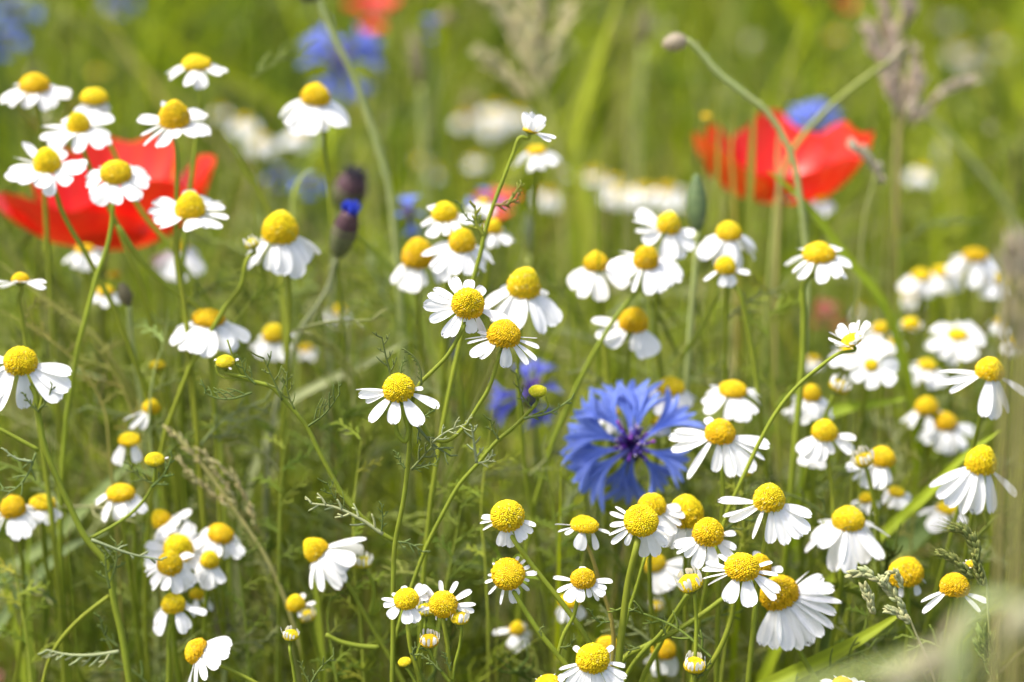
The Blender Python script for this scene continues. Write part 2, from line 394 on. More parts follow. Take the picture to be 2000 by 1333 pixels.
# ------------------------------------------------------------------ chamomile in focus: the branching plant in the middle
PALE = (0.40, 0.45, 0.24); LF = (0.22, 0.27, 0.09)
chamomile('tall branching chamomile in sharp focus with three open heads, one on a looped stalk', [
    (778, 723, 782, 30, 86, 'f', 1.0, -4, 22, 0, dict(pet=[(172, 4, 4, 1.0, 1.0), (181, -2, 8, 0.92, 1.0), (187, -14, 6, 0.75, 1.1), (222, -24, 10, 1.0, 1.1), (258, -28, 28, 0.80, 1.35), (300, -26, 10, 1.02, 1.25), (343, -20, 8, 1.0, 1.0), (8, 2, 8, 0.40, 1.2)],
        w=0.41, sw=10, join=1, stem=[(785, 797), (792, 820), (797, 847), (791, 863), (780, 854), (773, 826), (777, 803), (790, 792), (802, 795)], h=1.35)),
    (915, 561, 613, 31, 84, 'f', 1.0, 9, 34, 0, dict(pet=[(150, 2, 8, 0.9, 1.1), (168, 6, 6, 0.95, 1.1), (184, 2, 6, 1.05, 0.95), (204, -12, 8, 0.95, 0.9), (232, -35, 10, 0.95, 1.0), (244, -30, 8, 0.8, 0.9), (262, -52, 60, 0.35, 0.8), (285, -42, 30, 0.62, 1.6), (314, -48, 12, 0.9, 0.8), (318, -52, 10, 0.75, 0.6), (350, -8, 8, 1.0, 1.0), (22, 0, 20, 0.4, 1.3), (56, 18, 8, 0.55, 1.6), (88, 22, 8, 0.62, 1.5), (118, 12, 8, 0.8, 1.3)],
        w=0.40, sw=9, stem=[(906, 638), (893, 663), (872, 697), (844, 726), (821, 749), (808, 775), (803, 805), (800, 864), (796, 915), (787, 985), (772, 1060), (768, 1150), (768, 1240), (766, 1340)])),
    (985, 620, 673, 32, 76, 'f', 1.0, 6, 18, 0, dict(pet=[(170, 4, 14, 0.55, 1.1), (180, -10, 4, 1.0, 0.35), (189, -14, 4, 0.95, 0.3), (214, -22, 8, 1.05, 1.1), (228, -28, 10, 0.85, 1.4), (282, -50, 20, 0.9, 1.3), (318, -30, 8, 1.0, 0.8), (333, -22, 8, 1.1, 0.8), (352, -10, 10, 0.95, 0.5), (10, -2, 8, 0.85, 0.5), (60, 0, 8, 0.7, 1.2)],
        w=0.41, sw=9, join=1, stem=[(977, 690), (967, 724), (953, 762), (934, 793), (905, 836), (870, 862), (844, 857), (825, 831), (813, 812), (803, 800)], h=1.2)),
    (440, 692, 716, 18, 20, 'g', 1.02, 0, 12, 0, dict(h=0.85, sw=10, join=1, green=0.4, stem=[(447, 730), (472, 737), (497, 746), (530, 756), (555, 782), (597, 831), (627, 890), (653, 938), (678, 979), (705, 1008), (745, 1042), (769, 1056)], pet=[(150, 20, 60, 0.5, 0.6), (20, 35, 60, 0.55, 0.6), (300, 10, 60, 0.4, 0.5)])),
    (1050, 748, 775, 17, 20, 'g', 1.02, 0, 10, 0, dict(h=0.75, sw=9, join=1, green=0.9, stem=[(1046, 790), (1025, 814), (1000, 838), (974, 859), (934, 905), (898, 946), (867, 1000), (832, 1070), (805, 1143), (785, 1200), (770, 1255)])),
], stems=[([(421, 713), (428, 733), (456, 741), (490, 745)], 1.02, 4), ([(444, 664), (456, 700), (474, 736)], 1.02, 4), ([(1009, 722), (1014, 765), (1022, 812)], 1.02, 5), ([(1066, 775), (1070, 795), (1040, 812)], 1.02, 4)],
 leaves=[([(492, 767), (454, 779), (423, 778), (398, 767)], 1.02, 5, 38, -1), ([(602, 833), (633, 810), (663, 770)], 1.01, 5, 48, 1), ([(551, 782), (535, 745), (515, 700)], 1.02, 5, 40, 0, (0.2, 0.27, 0.07)), ([(575, 800), (562, 768), (560, 730)], 1.02, 4, 30),
  ([(500, 752), (478, 728), (470, 700)], 1.02, 4, 26), ([(806, 823), (847, 869), (880, 891)], 1.0, 6, 30, 0, (0.16, 0.2, 0.08)), ([(842, 866), (875, 842), (912, 828)], 1.0, 5, 34, 0, PALE), ([(803, 918), (826, 892), (844, 872)], 1.0, 6, 34, 0, LF),
  ([(803, 917), (828, 912), (852, 905)], 1.0, 4, 18), ([(791, 915), (781, 902), (774, 884)], 1.0, 5, 12), ([(765, 740), (755, 703), (746, 660)], 1.0, 5, 32, 0, (0.16, 0.2, 0.06)), ([(823, 752), (821, 724), (809, 698), (789, 682)], 1.0, 5, 10, 1), ([(782, 735), (785, 715), (791, 702)], 1.0, 4, 10),
  ([(807, 822), (830, 812), (852, 798)], 1.0, 4, 12), ([(931, 905), (926, 868), (921, 833)], 1.01, 7, 34, 0, PALE), ([(974, 859), (962, 838), (958, 818)], 1.01, 5, 26), ([(934, 905), (952, 900), (962, 886)], 1.01, 5, 16, 0, PALE), ([(1023, 818), (1076, 805), (1118, 778)], 1.02, 6, 18, 0, (0.24, 0.32, 0.1)),
  ([(1040, 800), (1018, 770), (1008, 730)], 1.02, 4, 24), ([(748, 1044), (700, 1012), (650, 990), (608, 984)], 1.01, 8, 34, 0, PALE), ([(680, 1000), (655, 975), (640, 945)], 1.01, 4, 28), ([(770, 1058), (800, 1062), (825, 1078)], 1.02, 5, 22, 0, LF), ([(745, 1040), (747, 1010), (745, 985)], 1.01, 4, 16)])

# the branched plant at the bottom, two open heads and its buds
chamomile('low chamomile at the bottom with two open heads above a fan of yellow buds', [
    (793, 1148, 1184, 24, 50, 'f', 1.0, -4, 24, 0, dict(pet=[(172, 6, 8, 1.0, 0.9), (190, -4, 8, 0.9, 1.0), (150, 20, 8, 0.5, 1.0), (222, -22, 8, 1.0, 1.2), (272, -40, 8, 1.0, 1.4), (298, -36, 8, 1.05, 1.2), (28, 22, 8, 1.0, 1.2), (45, 24, 8, 0.9, 1.0), (8, 8, 8, 0.8, 0.9), (100, 15, 8, 0.6, 1.2)], sw=10, stem=[(797, 1222), (803, 1271), (812, 1300), (822, 1340)])),
    (866, 1157, 1197, 27, 64, 'f', 1.0, 3, 38, 0, dict(pet=[(4, 4, 6, 1.0, 0.7), (352, -4, 8, 0.95, 0.65), (30, 12, 8, 1.0, 0.8), (62, 18, 8, 0.85, 0.8), (98, 20, 8, 0.75, 0.8), (135, 16, 8, 0.9, 0.9), (150, 10, 8, 0.8, 0.9), (190, -8, 8, 0.8, 0.9), (238, -20, 60, 0.35, 0.8), (285, -20, 60, 0.3, 0.6), (275, -50, 8, 0.4, 0.6)], w=0.41, sw=10, stem=[(865, 1208), (872, 1248), (877, 1299), (884, 1345)])),
    (838, 1238, 1262, 18, 20, 'b', 1.0, 3, 12, 13, dict(h=0.8, sw=8, join=1, green=0.2, stem=[(838, 1268), (845, 1288), (862, 1312), (880, 1335)])),
    (898, 1198, 1214, 18, 20, 'b', 1.0, 6, 10, 13, dict(h=0.65, sw=7, join=1, green=0.2, stem=[(900, 1222), (898, 1261), (888, 1300), (884, 1330)])),
    (790, 1283, 1300, 13, 15, 'g', 1.0, -10, 10, 0, dict(h=0.7, sw=7, join=1, green=0.5, stem=[(794, 1305), (806, 1324), (816, 1345)])),
    (832, 1178, 1200, 18, 20, 'b', 1.02, 0, 8, 13, dict(h=0.8, sw=7, join=1, stem=[(831, 1215), (828, 1240), (818, 1268), (811, 1295)])),
], leaves=[([(862, 1312), (838, 1290), (820, 1278)], 1.0, 6, 14), ([(880, 1310), (872, 1290), (868, 1276)], 1.0, 4, 12), ([(884, 1320), (878, 1290), (877, 1260)], 1.01, 4, 14), ([(812, 1290), (806, 1275), (812, 1262)], 1.0, 5, 14), ([(818, 1268), (835, 1262), (845, 1240)], 1.01, 4, 16)])

# the clump at the lower right in focus
chamomile('two headed chamomile at lower middle, large head seen full face over a small flat one', [
    (992, 1090, 1146, 32, 57, 'f', 1.0, -3, 42, 0, dict(w=0.37, h=1.0, sw=11, pet=[(178, -4, 8, 0.5, 0.9), (196, -12, 8, 0.75, 0.9), (222, -20, 6, 0.95, 0.6), (252, -38, 6, 1.2, 0.6), (283, -42, 8, 1.15, 1.3), (300, -40, 12, 0.7, 1.2), (325, -30, 8, 0.9, 0.9), (345, -14, 8, 0.6, 0.9), (4, 6, 6, 1.0, 0.8), (22, 8, 6, 0.7, 0.9), (42, 12, 8, 0.7, 0.9), (62, 14, 8, 0.6, 0.9), (140, 8, 8, 0.5, 0.9)], stem=[(1005, 1159), (1033, 1205), (1059, 1243), (1098, 1290), (1130, 1335)])),
    (1139, 1107, 1144, 24, 57, 'f', 1.0, 2, 14, 0, dict(w=0.46, sw=9, join=1, pet=[(176, 6, 6, 1.05, 0.9), (205, -14, 8, 1.0, 0.8), (232, -28, 8, 1.0, 1.3), (262, -40, 8, 0.8, 1.3), (296, -34, 20, 0.6, 1.3), (325, -20, 14, 0.9, 1.3), (318, -42, 8, 0.9, 0.4), (4, 0, 8, 1.05, 0.9), (345, -12, 10, 0.8, 0.9), (90, 0, 8, 0.8, 1.0)], stem=[(1130, 1166), (1120, 1205), (1102, 1238), (1094, 1262), (1090, 1282)])),
], leaves=[([(1094, 1265), (1112, 1262), (1122, 1245)], 1.0, 4, 12), ([(1058, 1243), (1054, 1232), (1062, 1222)], 1.0, 4, 6)])
chamomile('chamomile with full-face dome on a long stalk leaning down to the right', [
    (990, 976, 1028, 32, 58, 'f', 1.0, -6, 32, 0, dict(w=0.44, sw=11, pet=[(172, 2, 8, 0.85, 1.1), (186, -4, 8, 0.95, 0.9), (200, -14, 8, 0.9, 0.8), (252, -44, 8, 1.1, 1.3), (276, -46, 8, 1.15, 1.1), (312, -30, 8, 1.0, 1.0), (330, -22, 8, 1.0, 0.9), (345, -12, 8, 1.0, 1.1), (300, -36, 8, 1.0, 0.8)], stem=[(1000, 1049), (1038, 1103), (1102, 1184), (1143, 1243), (1175, 1310)]))])
chamomile('chamomile on a reddish bent stalk, low dome and one petal hanging at right', [
    (1142, 1007, 1036, 27, 56, 'f', 1.02, 6, 4, 0, dict(w=0.44, sw=9, pet=[(178, 0, 10, 1.05, 0.9), (196, -14, 8, 0.95, 0.8), (212, -20, 8, 0.7, 1.0), (262, -38, 20, 1.1, 1.6), (318, -62, 8, 1.1, 0.7), (352, -8, 8, 0.9, 0.9), (90, 0, 0, 0.8, 1)], stem=[(1147, 1067), (1173, 1141), (1194, 1210), (1198, 1240), (1195, 1310)]))], col=(0.30, 0.26, 0.06),
    leaves=[([(1192, 1215), (1170, 1215), (1150, 1190)], 1.02, 4, 14)])
chamomile('chamomile with round full-face dome on a thick pale stalk below the cornflower', [
    (1253, 985, 1042, 33, 58, 's', 1.0, 4, 40, 0, dict(w=0.34, h=1.0, sw=15, pet=[(186, -8, 10, 0.75, 1.2), (200, -16, 10, 0.9, 0.9), (214, -26, 10, 1.0, 0.8), (232, -30, 30, 0.7, 1.0), (262, -40, 60, 0.5, 1.1), (282, -60, 8, 1.2, 1.1), (305, -46, 8, 1.2, 1.2), (325, -30, 8, 1.0, 1.0), (345, -14, 8, 0.8, 0.9), (164, 6, 8, 0.8, 1.1), (150, 12, 8, 0.7, 1.0)], stem=[(1245, 1058), (1227, 1136), (1217, 1210), (1209, 1281), (1204, 1340)])),
    ], stems=[([(1260, 1087), (1242, 1151), (1227, 1197), (1220, 1225)], 1.02, 8)], leaves=[([(1228, 1195), (1242, 1188), (1240, 1178)], 1.01, 4, 8)])
chamomile('chamomile with flat notched petals in front of a second dome, lower right clump', [
    (1450, 1076, 1129, 33, 84, 'f', 1.0, 3, 16, 0, dict(w=0.39, sw=11, h=1.15, pet=[(168, 8, 6, 0.8, 0.9), (180, 0, 4, 0.9, 0.9), (192, -8, 6, 1.0, 1.0), (204, -14, 6, 0.85, 1.1), (245, -34, 18, 0.9, 1.5), (285, -40, 18, 0.95, 1.5), (325, -26, 6, 1.1, 0.9), (338, -22, 6, 1.05, 0.8), (356, -2, 6, 0.8, 0.9), (20, 12, 6, 0.7, 0.8), (140, 14, 6, 0.6, 0.9), (310, -60, 4, 0.8, 0.3)], stem=[(1436, 1160), (1429, 1205), (1408, 1263), (1378, 1314), (1362, 1345)]))])
chamomile('chamomile dome half hidden behind the flat petalled head, on a slanting stalk', [
    (1485, 1075, 1125, 22, 50, 'f', 1.02, 4, 12, 5, dict(gap=[(100, 300)], sw=11, stem=[(1455, 1140), (1431, 1156), (1357, 1210), (1301, 1243), (1262, 1262), (1219, 1286), (1205, 1340)]))],
    stems=[([(1342, 1161), (1316, 1200), (1293, 1235), (1255, 1274), (1230, 1307), (1215, 1340)], 1.02, 9)], leaves=[([(1250, 1265), (1225, 1270), (1212, 1265)], 1.02, 5, 16), ([(1300, 1240), (1296, 1225), (1300, 1210)], 1.02, 4, 12)])
chamomile('half open chamomile bud with white curled rays, on a thin upright stalk', [
    (1347, 1122, 1150, 24, 27, 'b', 1.0, -18, 12, 14, dict(h=0.85, green=0.15, sw=8, stem=[(1356, 1160), (1360, 1210), (1358, 1279), (1352, 1340)]))])
chamomile('small chamomile bud at the bottom edge with short white rays like a crown', [
    (1357, 1285, 1309, 21, 24, 'b', 1.0, 3, 14, 12, dict(h=0.8, green=0.2, sw=8, stem=[(1356, 1318), (1354, 1350)]))], leaves=[([(1362, 1325), (1375, 1310), (1388, 1292)], 1.0, 5, 10)])
chamomile('large chamomile in front at the bottom edge with a dome speckled by pollen', [
    (1158, 1250, 1311, 32, 74, 'f', 0.985, -2, 22, 0, dict(w=0.37, h=1.25, pet=[(205, -16, 14, 1.1, 0.8), (218, -26, 10, 1.0, 0.9), (232, -32, 10, 1.0, 1.0), (250, -42, 10, 1.0, 1.1), (272, -46, 10, 1.0, 1.1), (290, -44, 10, 1.0, 1.0), (310, -34, 10, 1.05, 0.9), (324, -28, 10, 1.1, 0.9), (338, -18, 12, 1.0, 0.8), (352, -8, 12, 0.8, 0.9), (40, 14, 8, 0.6, 1.0), (138, 18, 8, 0.55, 1.3), (192, -6, 10, 0.9, 0.8)], stem=[(1165, 1345)]))])
chamomile('opening chamomile with narrow upright white rays, cut by the bottom edge', [
    (1068, 1318, 1345, 24, 40, 'w', 1.0, -14, 8, 15, dict(w=0.27, h=0.7, stem=[(1075, 1360)]))])
chamomile('yellow chamomile dome just peeping over the bottom edge at right', [(1646, 1322, 1350, 22, 50, 'd', 1.0, 0, 10, 10)])
chamomile('yellow headed bud on a thin straight stalk at the bottom left of centre', [
    (568, 1226, 1252, 15, 17, 'b', 1.02, 3, 8, 12, dict(h=0.9, green=0.35, sw=7, stem=[(566, 1262), (572, 1300), (578, 1345)]))],
    leaves=[([(602, 1345), (622, 1310), (652, 1280)], 1.02, 5, 20), ([(605, 1335), (592, 1310), (587, 1295)], 1.02, 4, 12)])

# left side
chamomile('tall chamomile at the left edge with large golden dome and a small side bud', [
    (40, 671, 728, 32, 82, 's', 1.03, 6, 22, 0, dict(w=0.41, h=1.25, sw=13, pet=[(196, -24, 20, 0.9, 1.1), (222, -38, 14, 1.0, 1.3), (240, -46, 10, 1.0, 1.3), (285, -55, 14, 0.85, 1.3), (325, -22, 10, 1.0, 1.2), (340, -14, 10, 1.0, 1.2), (356, -2, 10, 0.9, 1.2), (165, -10, 10, 0.8, 1)], stem=[(66, 762), (76, 813), (89, 877), (112, 935), (138, 992), (168, 1052), (212, 1108), (222, 1171), (237, 1235), (255, 1345)])),
    (302, 882, 908, 19, 21, 'g', 1.04, 2, 10, 0, dict(h=0.9, green=0.4, sw=7, join=1, stem=[(303, 915), (300, 942), (262, 998), (225, 1025), (176, 1052)], pet=[(20, 45, 60, 0.5, 0.5)])),
], stems=[([(-20, 828), (30, 855), (76, 880)], 1.03, 9), ([(80, 1350), (98, 1285), (115, 1255), (150, 1215), (212, 1165)], 1.05, 9), ([(85, 752), (82, 780), (76, 805)], 1.03, 9)],
 leaves=[([(178, 1054), (255, 1082), (314, 1094)], 1.03, 7, 20, 0, PALE), ([(298, 945), (270, 930), (250, 905)], 1.04, 5, 22), ([(296, 952), (318, 930), (336, 892)], 1.04, 6, 26), ([(232, 1273), (180, 1280), (125, 1278), (92, 1270)], 1.04, 8, 34, 1, PALE), ([(76, 805), (60, 790), (45, 768)], 1.03, 5, 10),
  ([(76, 800), (92, 782), (102, 752)], 1.03, 5, 16), ([(62, 902), (30, 895), (5, 876)], 1.03, 6, 8, 0, PALE), ([(70, 885), (52, 930), (20, 960), (-20, 950)], 1.03, 5, 30, 0, LF), ([(232, 1265), (205, 1240), (195, 1205)], 1.05, 7, 22), ([(214, 1150), (208, 1120), (205, 1080)], 1.04, 6, 28), ([(222, 1120), (228, 1090), (226, 1060)], 1.04, 6, 22)])
chamomile('chamomile leaning away at the left edge, small dome inside a flat ring of petals', [
    (40, 527, 558, 17, 54, 'f', 1.07, -3, -16, 11, dict(sw=10, w=0.46, h=1.2, stem=[(38, 575), (43, 615), (52, 680), (66, 760), (80, 850)]))])
chamomile('chamomile lying on its side at the bottom left, dome left and petals right', [
    (378, 1243, 1294, 26, 82, 'd', 1.03, -52, 8, 0, dict(w=0.41, h=1.1, sw=8, pet=[(0, -50, 8, 0.7, 1.1), (30, -52, 8, 0.8, 1.2), (60, -46, 8, 0.8, 1), (330, -46, 8, 0.8, 1.2), (300, -34, 8, 0.8, 1.2), (275, -20, 8, 0.9, 1.0), (255, -16, 8, 1.1, 0.9), (240, -10, 8, 1.15, 0.6), (345, -50, 8, 0.75, 1.2), (90, -30, 8, 0.8, 1)], stem=[(425, 1298), (460, 1314), (510, 1340)]))])
chamomile('small chamomile with gap toothed petals at the lower left above the sideways head', [
    (338, 1155, 1194, 23, 50, 's', 1.06, -2, 14, 9, dict(gap=[(228, 262)], stem=[(332, 1225), (330, 1290)]))])
chamomile('chamomile turned left with a bunch of petals on its right, beside a pale bud', [
    (612, 1048, 1092, 24, 72, 's', 1.06, -44, -4, 18, dict(w=0.41, gap=[(150, 215)], sw=9, stem=[(662, 1120), (690, 1160), (715, 1205), (740, 1250), (765, 1290)])),
    (708, 1085, 1108, 18, 20, 'b', 1.07, 0, 6, 13, dict(h=0.8, join=1, sw=9, stem=[(715, 1118), (728, 1140), (730, 1165), (722, 1200)])),
], stems=[([(636, 1240), (665, 1254), (700, 1262), (740, 1265)], 1.05, 10)])
chamomile('chamomile with a neat white skirt above the green side stem at the lower left', [(235, 942, 976, 27, 52, 's', 1.08, -2, 6, 12)])
chamomile('golden domed chamomile at the left edge below the tall one, petals down to its right', [(24, 965, 1008, 24, 50, 's', 1.08, -6, 10, 11)])
chamomile('chamomile with a low dome touching the golden domed one at the left edge', [(83, 966, 992, 25, 42, 's', 1.09, 4, 4, 11)])
chamomile('chamomile facing left with yellow edge and white petals behind, top of the left cluster', [(312, 990, 1032, 19, 58, 'd', 1.1, -35, -8, 12, dict(gap=[(140, 220)]))])
chamomile('broad chamomile at the centre of the cluster on the lower left', [(348, 1042, 1092, 28, 68, 'f', 1.085, 6, 36, 14)])
chamomile('small rounded chamomile in front of the broad one in the left cluster', [(332, 1075, 1118, 24, 48, 's', 1.06, 4, 20, 12)])
chamomile('chamomile tilted right at the right side of the lower left cluster', [(432, 1022, 1056, 25, 46, 's', 1.09, 12, 12, 12)])
chamomile('narrow domed chamomile below the right tilted one in the left cluster', [(410, 1068, 1112, 18, 34, 'v', 1.075, 8, 12, 9)])
chamomile('tiny fading chamomile with two petals left, under the left cluster', [(385, 1148, 1168, 14, 40, 'd', 1.1, 10, 8, 6, dict(gap=[(100, 260)]))])
chamomile('small brownish chamomile with two petals, left of the bottom bud', [(577, 1158, 1192, 18, 34, 'w', 1.08, -6, 10, 0, dict(pet=[(60, 40, 8, 1.0, 1.0), (10, 6, 8, 1.2, 0.8), (290, -30, 30, 0.7, 1)]))])
chamomile('pale bud with short cream rays under the small brownish head', [(600, 1192, 1212, 17, 19, 'b', 1.09, -14, 6, 12, dict(h=0.8))])

# upper left, in front of the poppy
chamomile('chamomile at the far upper left with drooping petals', [(67, 140, 180, 29, 66, 'd', 1.14, 0, 6, 15, dict(stem=[(78, 230), (82, 300)]))])
chamomile('chamomile with a short narrow skirt, above the poppy and behind another head', [(184, 169, 203, 26, 32, 'v', 1.14, 3, 6, 12, dict(stem=[(205, 260), (232, 320), (255, 376), (280, 419), (330, 478)]))])
chamomile('chamomile with a half hidden dome, flat petals overlapping the top of the poppy', [(152, 213, 260, 22, 76, 'f', 1.11, -2, 12, 11, dict(stem=[(165, 300), (180, 340), (220, 420)]))])
chamomile('chamomile with tall dome in front of the left part of the poppy', [(91, 283, 336, 26, 82, 'f', 1.09, 0, 12, 11, dict(stem=[(105, 366), (120, 410), (140, 450), (165, 490)]))])
chamomile('chamomile in front of the poppy centre with its petals hanging towards the lens', [(226, 310, 354, 30, 74, 'd', 1.08, 3, 18, 13, dict(stem=[(221, 395), (219, 432), (212, 473), (189, 541)]))],
    stems=[([(230, 440), (280, 514), (344, 572), (393, 605), (420, 650)], 1.09, 12)])
chamomile('chamomile with a tall dome and spread petals above the right side of the poppy', [(340, 191, 250, 29, 82, 'f', 1.09, 3, 12, 12, dict(stem=[(345, 290), (346, 350), (344, 420), (344, 500), (355, 580)]))])
chamomile('chamomile with a low dome standing highest on the left', [(384, 105, 136, 28, 62, 'd', 1.13, 0, 3, 10, dict(stem=[(390, 170), (388, 240), (378, 320), (370, 380)]))])
chamomile('chamomile with a square dome below the right end of the poppy', [(371, 371, 424, 29, 82, 'f', 1.08, 4, 10, 12, dict(stem=[(352, 450), (346, 483), (350, 530), (357, 572), (365, 640)]))])
chamomile('chamomile with a tall cone dome left of the dark cornflower bud', [(548, 404, 474, 34, 74, 's', 1.09, 4, 10, 11, dict(stem=[(560, 520), (566, 600), (560, 700)]))])
chamomile('chamomile with two white lobes hanging, below the blue cornflowers at the top', [(617, 160, 204, 28, 68, 's', 1.14, 6, 6, 11, dict(stem=[(630, 240), (634, 300), (640, 350)]))])
chamomile('chamomile with a full white skirt left of the central plant', [(408, 602, 634, 31, 69, 's', 1.09, 2, 4, 13, dict(stem=[(410, 680), (415, 750)]))])
chamomile('small blurred chamomile right of the one with the full skirt', [(535, 630, 666, 22, 46, 's', 1.16, 2, 8, 9, dict(stem=[(540, 700), (545, 780)]))])
chamomile('tiny yellow bud on a side stalk beside the tall cone dome', [(492, 465, 484, 14, 16, 'b', 1.08, -14, 8, 10, dict(h=0.8, stem=[(488, 500), (470, 560), (440, 600)]))])

# middle
chamomile('chamomile left of a pair behind a thin stalk, petals fanned lower left', [(868, 391, 430, 25, 58, 'd', 1.1, -2, 10, 12, dict(gap=[(20, 60)]))])
chamomile('chamomile crossed by the thin upright stalk, above the sharp central heads', [(903, 442, 490, 25, 62, 's', 1.09, 4, 10, 13)])
chamomile('chamomile with an egg shaped dome and narrow skirt, left above the central heads', [(817, 458, 524, 31, 46, 'v', 1.13, 2, 6, 11)])
chamomile('chamomile with a tall egg shaped dome right behind the central heads', [(1025, 514, 582, 32, 78, 's', 1.07, 6, 10, 11)])
chamomile('white chamomile petals poking out behind the thin stalk, right of the crossed head', [(965, 425, 455, 17, 46, 'd', 1.14, 8, 4, 9, dict(gap=[(150, 230)]))])
chamomile('half open chamomile with upright petals at the tip of a long thin stalk', [
    (1037, 244, 262, 15, 36, 'u', 1.04, 14, -6, 0, dict(w=0.62, h=0.6, sw=9, pet=[(20, 58, -25, 1.0, 1), (60, 55, -25, 1.05, 1), (100, 55, -25, 1.05, 1), (140, 60, -25, 1.0, 1), (185, 62, -25, 0.95, 1), (225, 66, -25, 0.9, 1), (270, 60, -25, 0.8, 1), (310, 40, -25, 0.9, 1), (345, 2, 8, 1.15, 0.8), (325, -8, 8, 1.1, 0.8)], stem=[(1018, 268), (1003, 300), (985, 345), (967, 392), (951, 440), (938, 497), (922, 555), (905, 640), (885, 730), (865, 830)]))],
    leaves=[([(967, 400), (985, 400), (1010, 388)], 1.04, 7, 20, 0, (0.35, 0.26, 0.1)), ([(990, 402), (1008, 375), (1018, 358)], 1.04, 6, 14, 0, (0.3, 0.33, 0.06)), ([(945, 460), (932, 440), (928, 405)], 1.04, 9, 22, 0, (0.34, 0.38, 0.05)), ([(935, 440), (912, 425), (895, 395)], 1.04, 5, 10)])
chamomile('chamomile left end of the row of three at right of centre', [(1164, 489, 527, 23, 58, 's', 1.12, -2, 10, 11, dict(stem=[(1172, 560), (1180, 640)]))])
chamomile('chamomile with a tall oval dome in the middle of that row of three', [(1262, 469, 530, 24, 76, 'd', 1.1, 4, 14, 12, dict(gap=[(85, 110)], stem=[(1250, 560), (1235, 580), (1200, 625), (1178, 660), (1132, 744)]))])
chamomile('chamomile with raised left petals, beside the upright green poppy bud', [(1308, 409, 455, 23, 66, 'd', 1.11, 12, 12, 0, dict(pet=[(160, 16, 8, 1.0, 1.2), (180, 6, 8, 1.0, 1.2), (200, -8, 8, 0.9, 1.2), (222, -20, 8, 0.9, 1), (280, -52, 8, 1.0, 1.2), (310, -46, 8, 1.0, 1.1), (350, 6, 8, 0.7, 1.1), (332, -22, 8, 0.9, 1)]))])
chamomile('chamomile with an even white skirt right of the upright green poppy bud', [(1424, 429, 468, 24, 62, 's', 1.12, 0, 8, 12)])
chamomile('little chamomile with three hanging petals and one raised, under the even skirted one', [(1418, 499, 533, 20, 46, 'd', 1.1, 8, 12, 0, dict(w=0.49, pet=[(205, -34, 8, 1.0, 0.8), (262, -62, 8, 0.8, 1.3), (300, -58, 8, 0.8, 1.3), (355, 4, 8, 1.0, 0.9), (320, -50, 8, 0.7, 1)], stem=[(1440, 565), (1456, 620), (1470, 690), (1478, 745)]))],
    stems=[([(1405, 565), (1370, 640), (1330, 700)], 1.12, 10)])
chamomile('chamomile alone below the right poppy with a broad low dome', [(1600, 469, 510, 31, 70, 'd', 1.09, 0, 5, 14, dict(sw=14, stem=[(1575, 545), (1570, 620), (1568, 700), (1560, 790), (1550, 900)]))])
chamomile('chamomile with one raised left petal and a wide lobe below, behind the sharp heads', [(1238, 596, 645, 28, 72, 'd', 1.11, 6, 12, 0, dict(pet=[(178, 2, 8, 1.05, 1.1), (205, -16, 8, 1.0, 1.5), (225, -30, 8, 0.9, 1.3), (300, -50, 8, 1.0, 1.5), (325, -44, 8, 1.0, 1.2), (280, -50, 8, 0.7, 1)]))])
chamomile('chamomile dome rising behind the top petals of the blue cornflower', [(1310, 736, 768, 27, 50, 's', 1.12, 0, 5, 13)])
chamomile('small chamomile half hidden by the left petals of the cornflower', [(1192, 790, 815, 18, 30, 'v', 1.12, -2, 8, 10)])
chamomile('low yellow chamomile seen through the petals of the cornflower', [(1288, 812, 830, 17, 24, 'v', 1.11, 0, 6, 9)])
chamomile('chamomile with a broad arched left petal, right behind the cornflower', [(1432, 742, 773, 27, 72, 'd', 1.1, 2, 5, 11)])
chamomile('chamomile with long spidery petals overlapping the right side of the cornflower', [(1407, 812, 866, 29, 92, 'd', 1.045, 2, 10, 0, dict(w=0.37, h=1.3, sw=11, pet=[(165, 0, 10, 0.9, 1.3), (180, -4, 8, 1.0, 1.2), (194, -14, 8, 1.0, 1.1), (222, -44, 6, 1.15, 0.7), (262, -60, 8, 0.75, 0.9), (292, -54, 8, 0.9, 1.0), (308, -44, 8, 0.95, 1.0), (325, -36, 8, 1.0, 0.9), (342, -22, 14, 1.0, 1.1), (356, -8, 14, 1.0, 1.1), (80, 10, 8, 0.5, 1), (110, 8, 8, 0.6, 1)], stem=[(1410, 905), (1412, 960), (1408, 1040)]))])
chamomile('chamomile above the lower right clump, arm-like petal to the left', [(1503, 941, 994, 30, 88, 'd', 1.02, 2, 12, 0, dict(w=0.37, sw=11, pet=[(178, 2, 6, 1.05, 0.9), (196, -10, 8, 1.0, 1.1), (205, -18, 8, 0.9, 1.2), (240, -46, 8, 0.85, 0.8), (275, -58, 8, 0.9, 0.9), (300, -48, 10, 1.0, 1.0), (320, -36, 10, 1.0, 1.2), (334, -28, 10, 1.05, 1.1), (350, -12, 12, 0.9, 1.1)], stem=[(1497, 1040), (1490, 1085), (1480, 1150), (1470, 1240)]))])
chamomile('chamomile behind the round full-face dome, petals reaching right', [(1274, 960, 1003, 27, 62, 'd', 1.04, 2, 10, 0, dict(pet=[(355, -12, 8, 1.0, 1.0), (335, -22, 8, 1.0, 1.1), (315, -34, 8, 1.1, 1.1), (295, -44, 8, 1.1, 1.1), (10, 0, 8, 0.8, 1)]))])
chamomile('tall chamomile dome without visible petals at the back of the lower right clump', [(1340, 961, 1027, 34, 50, 'v', 1.05, 0, 8, 10)])
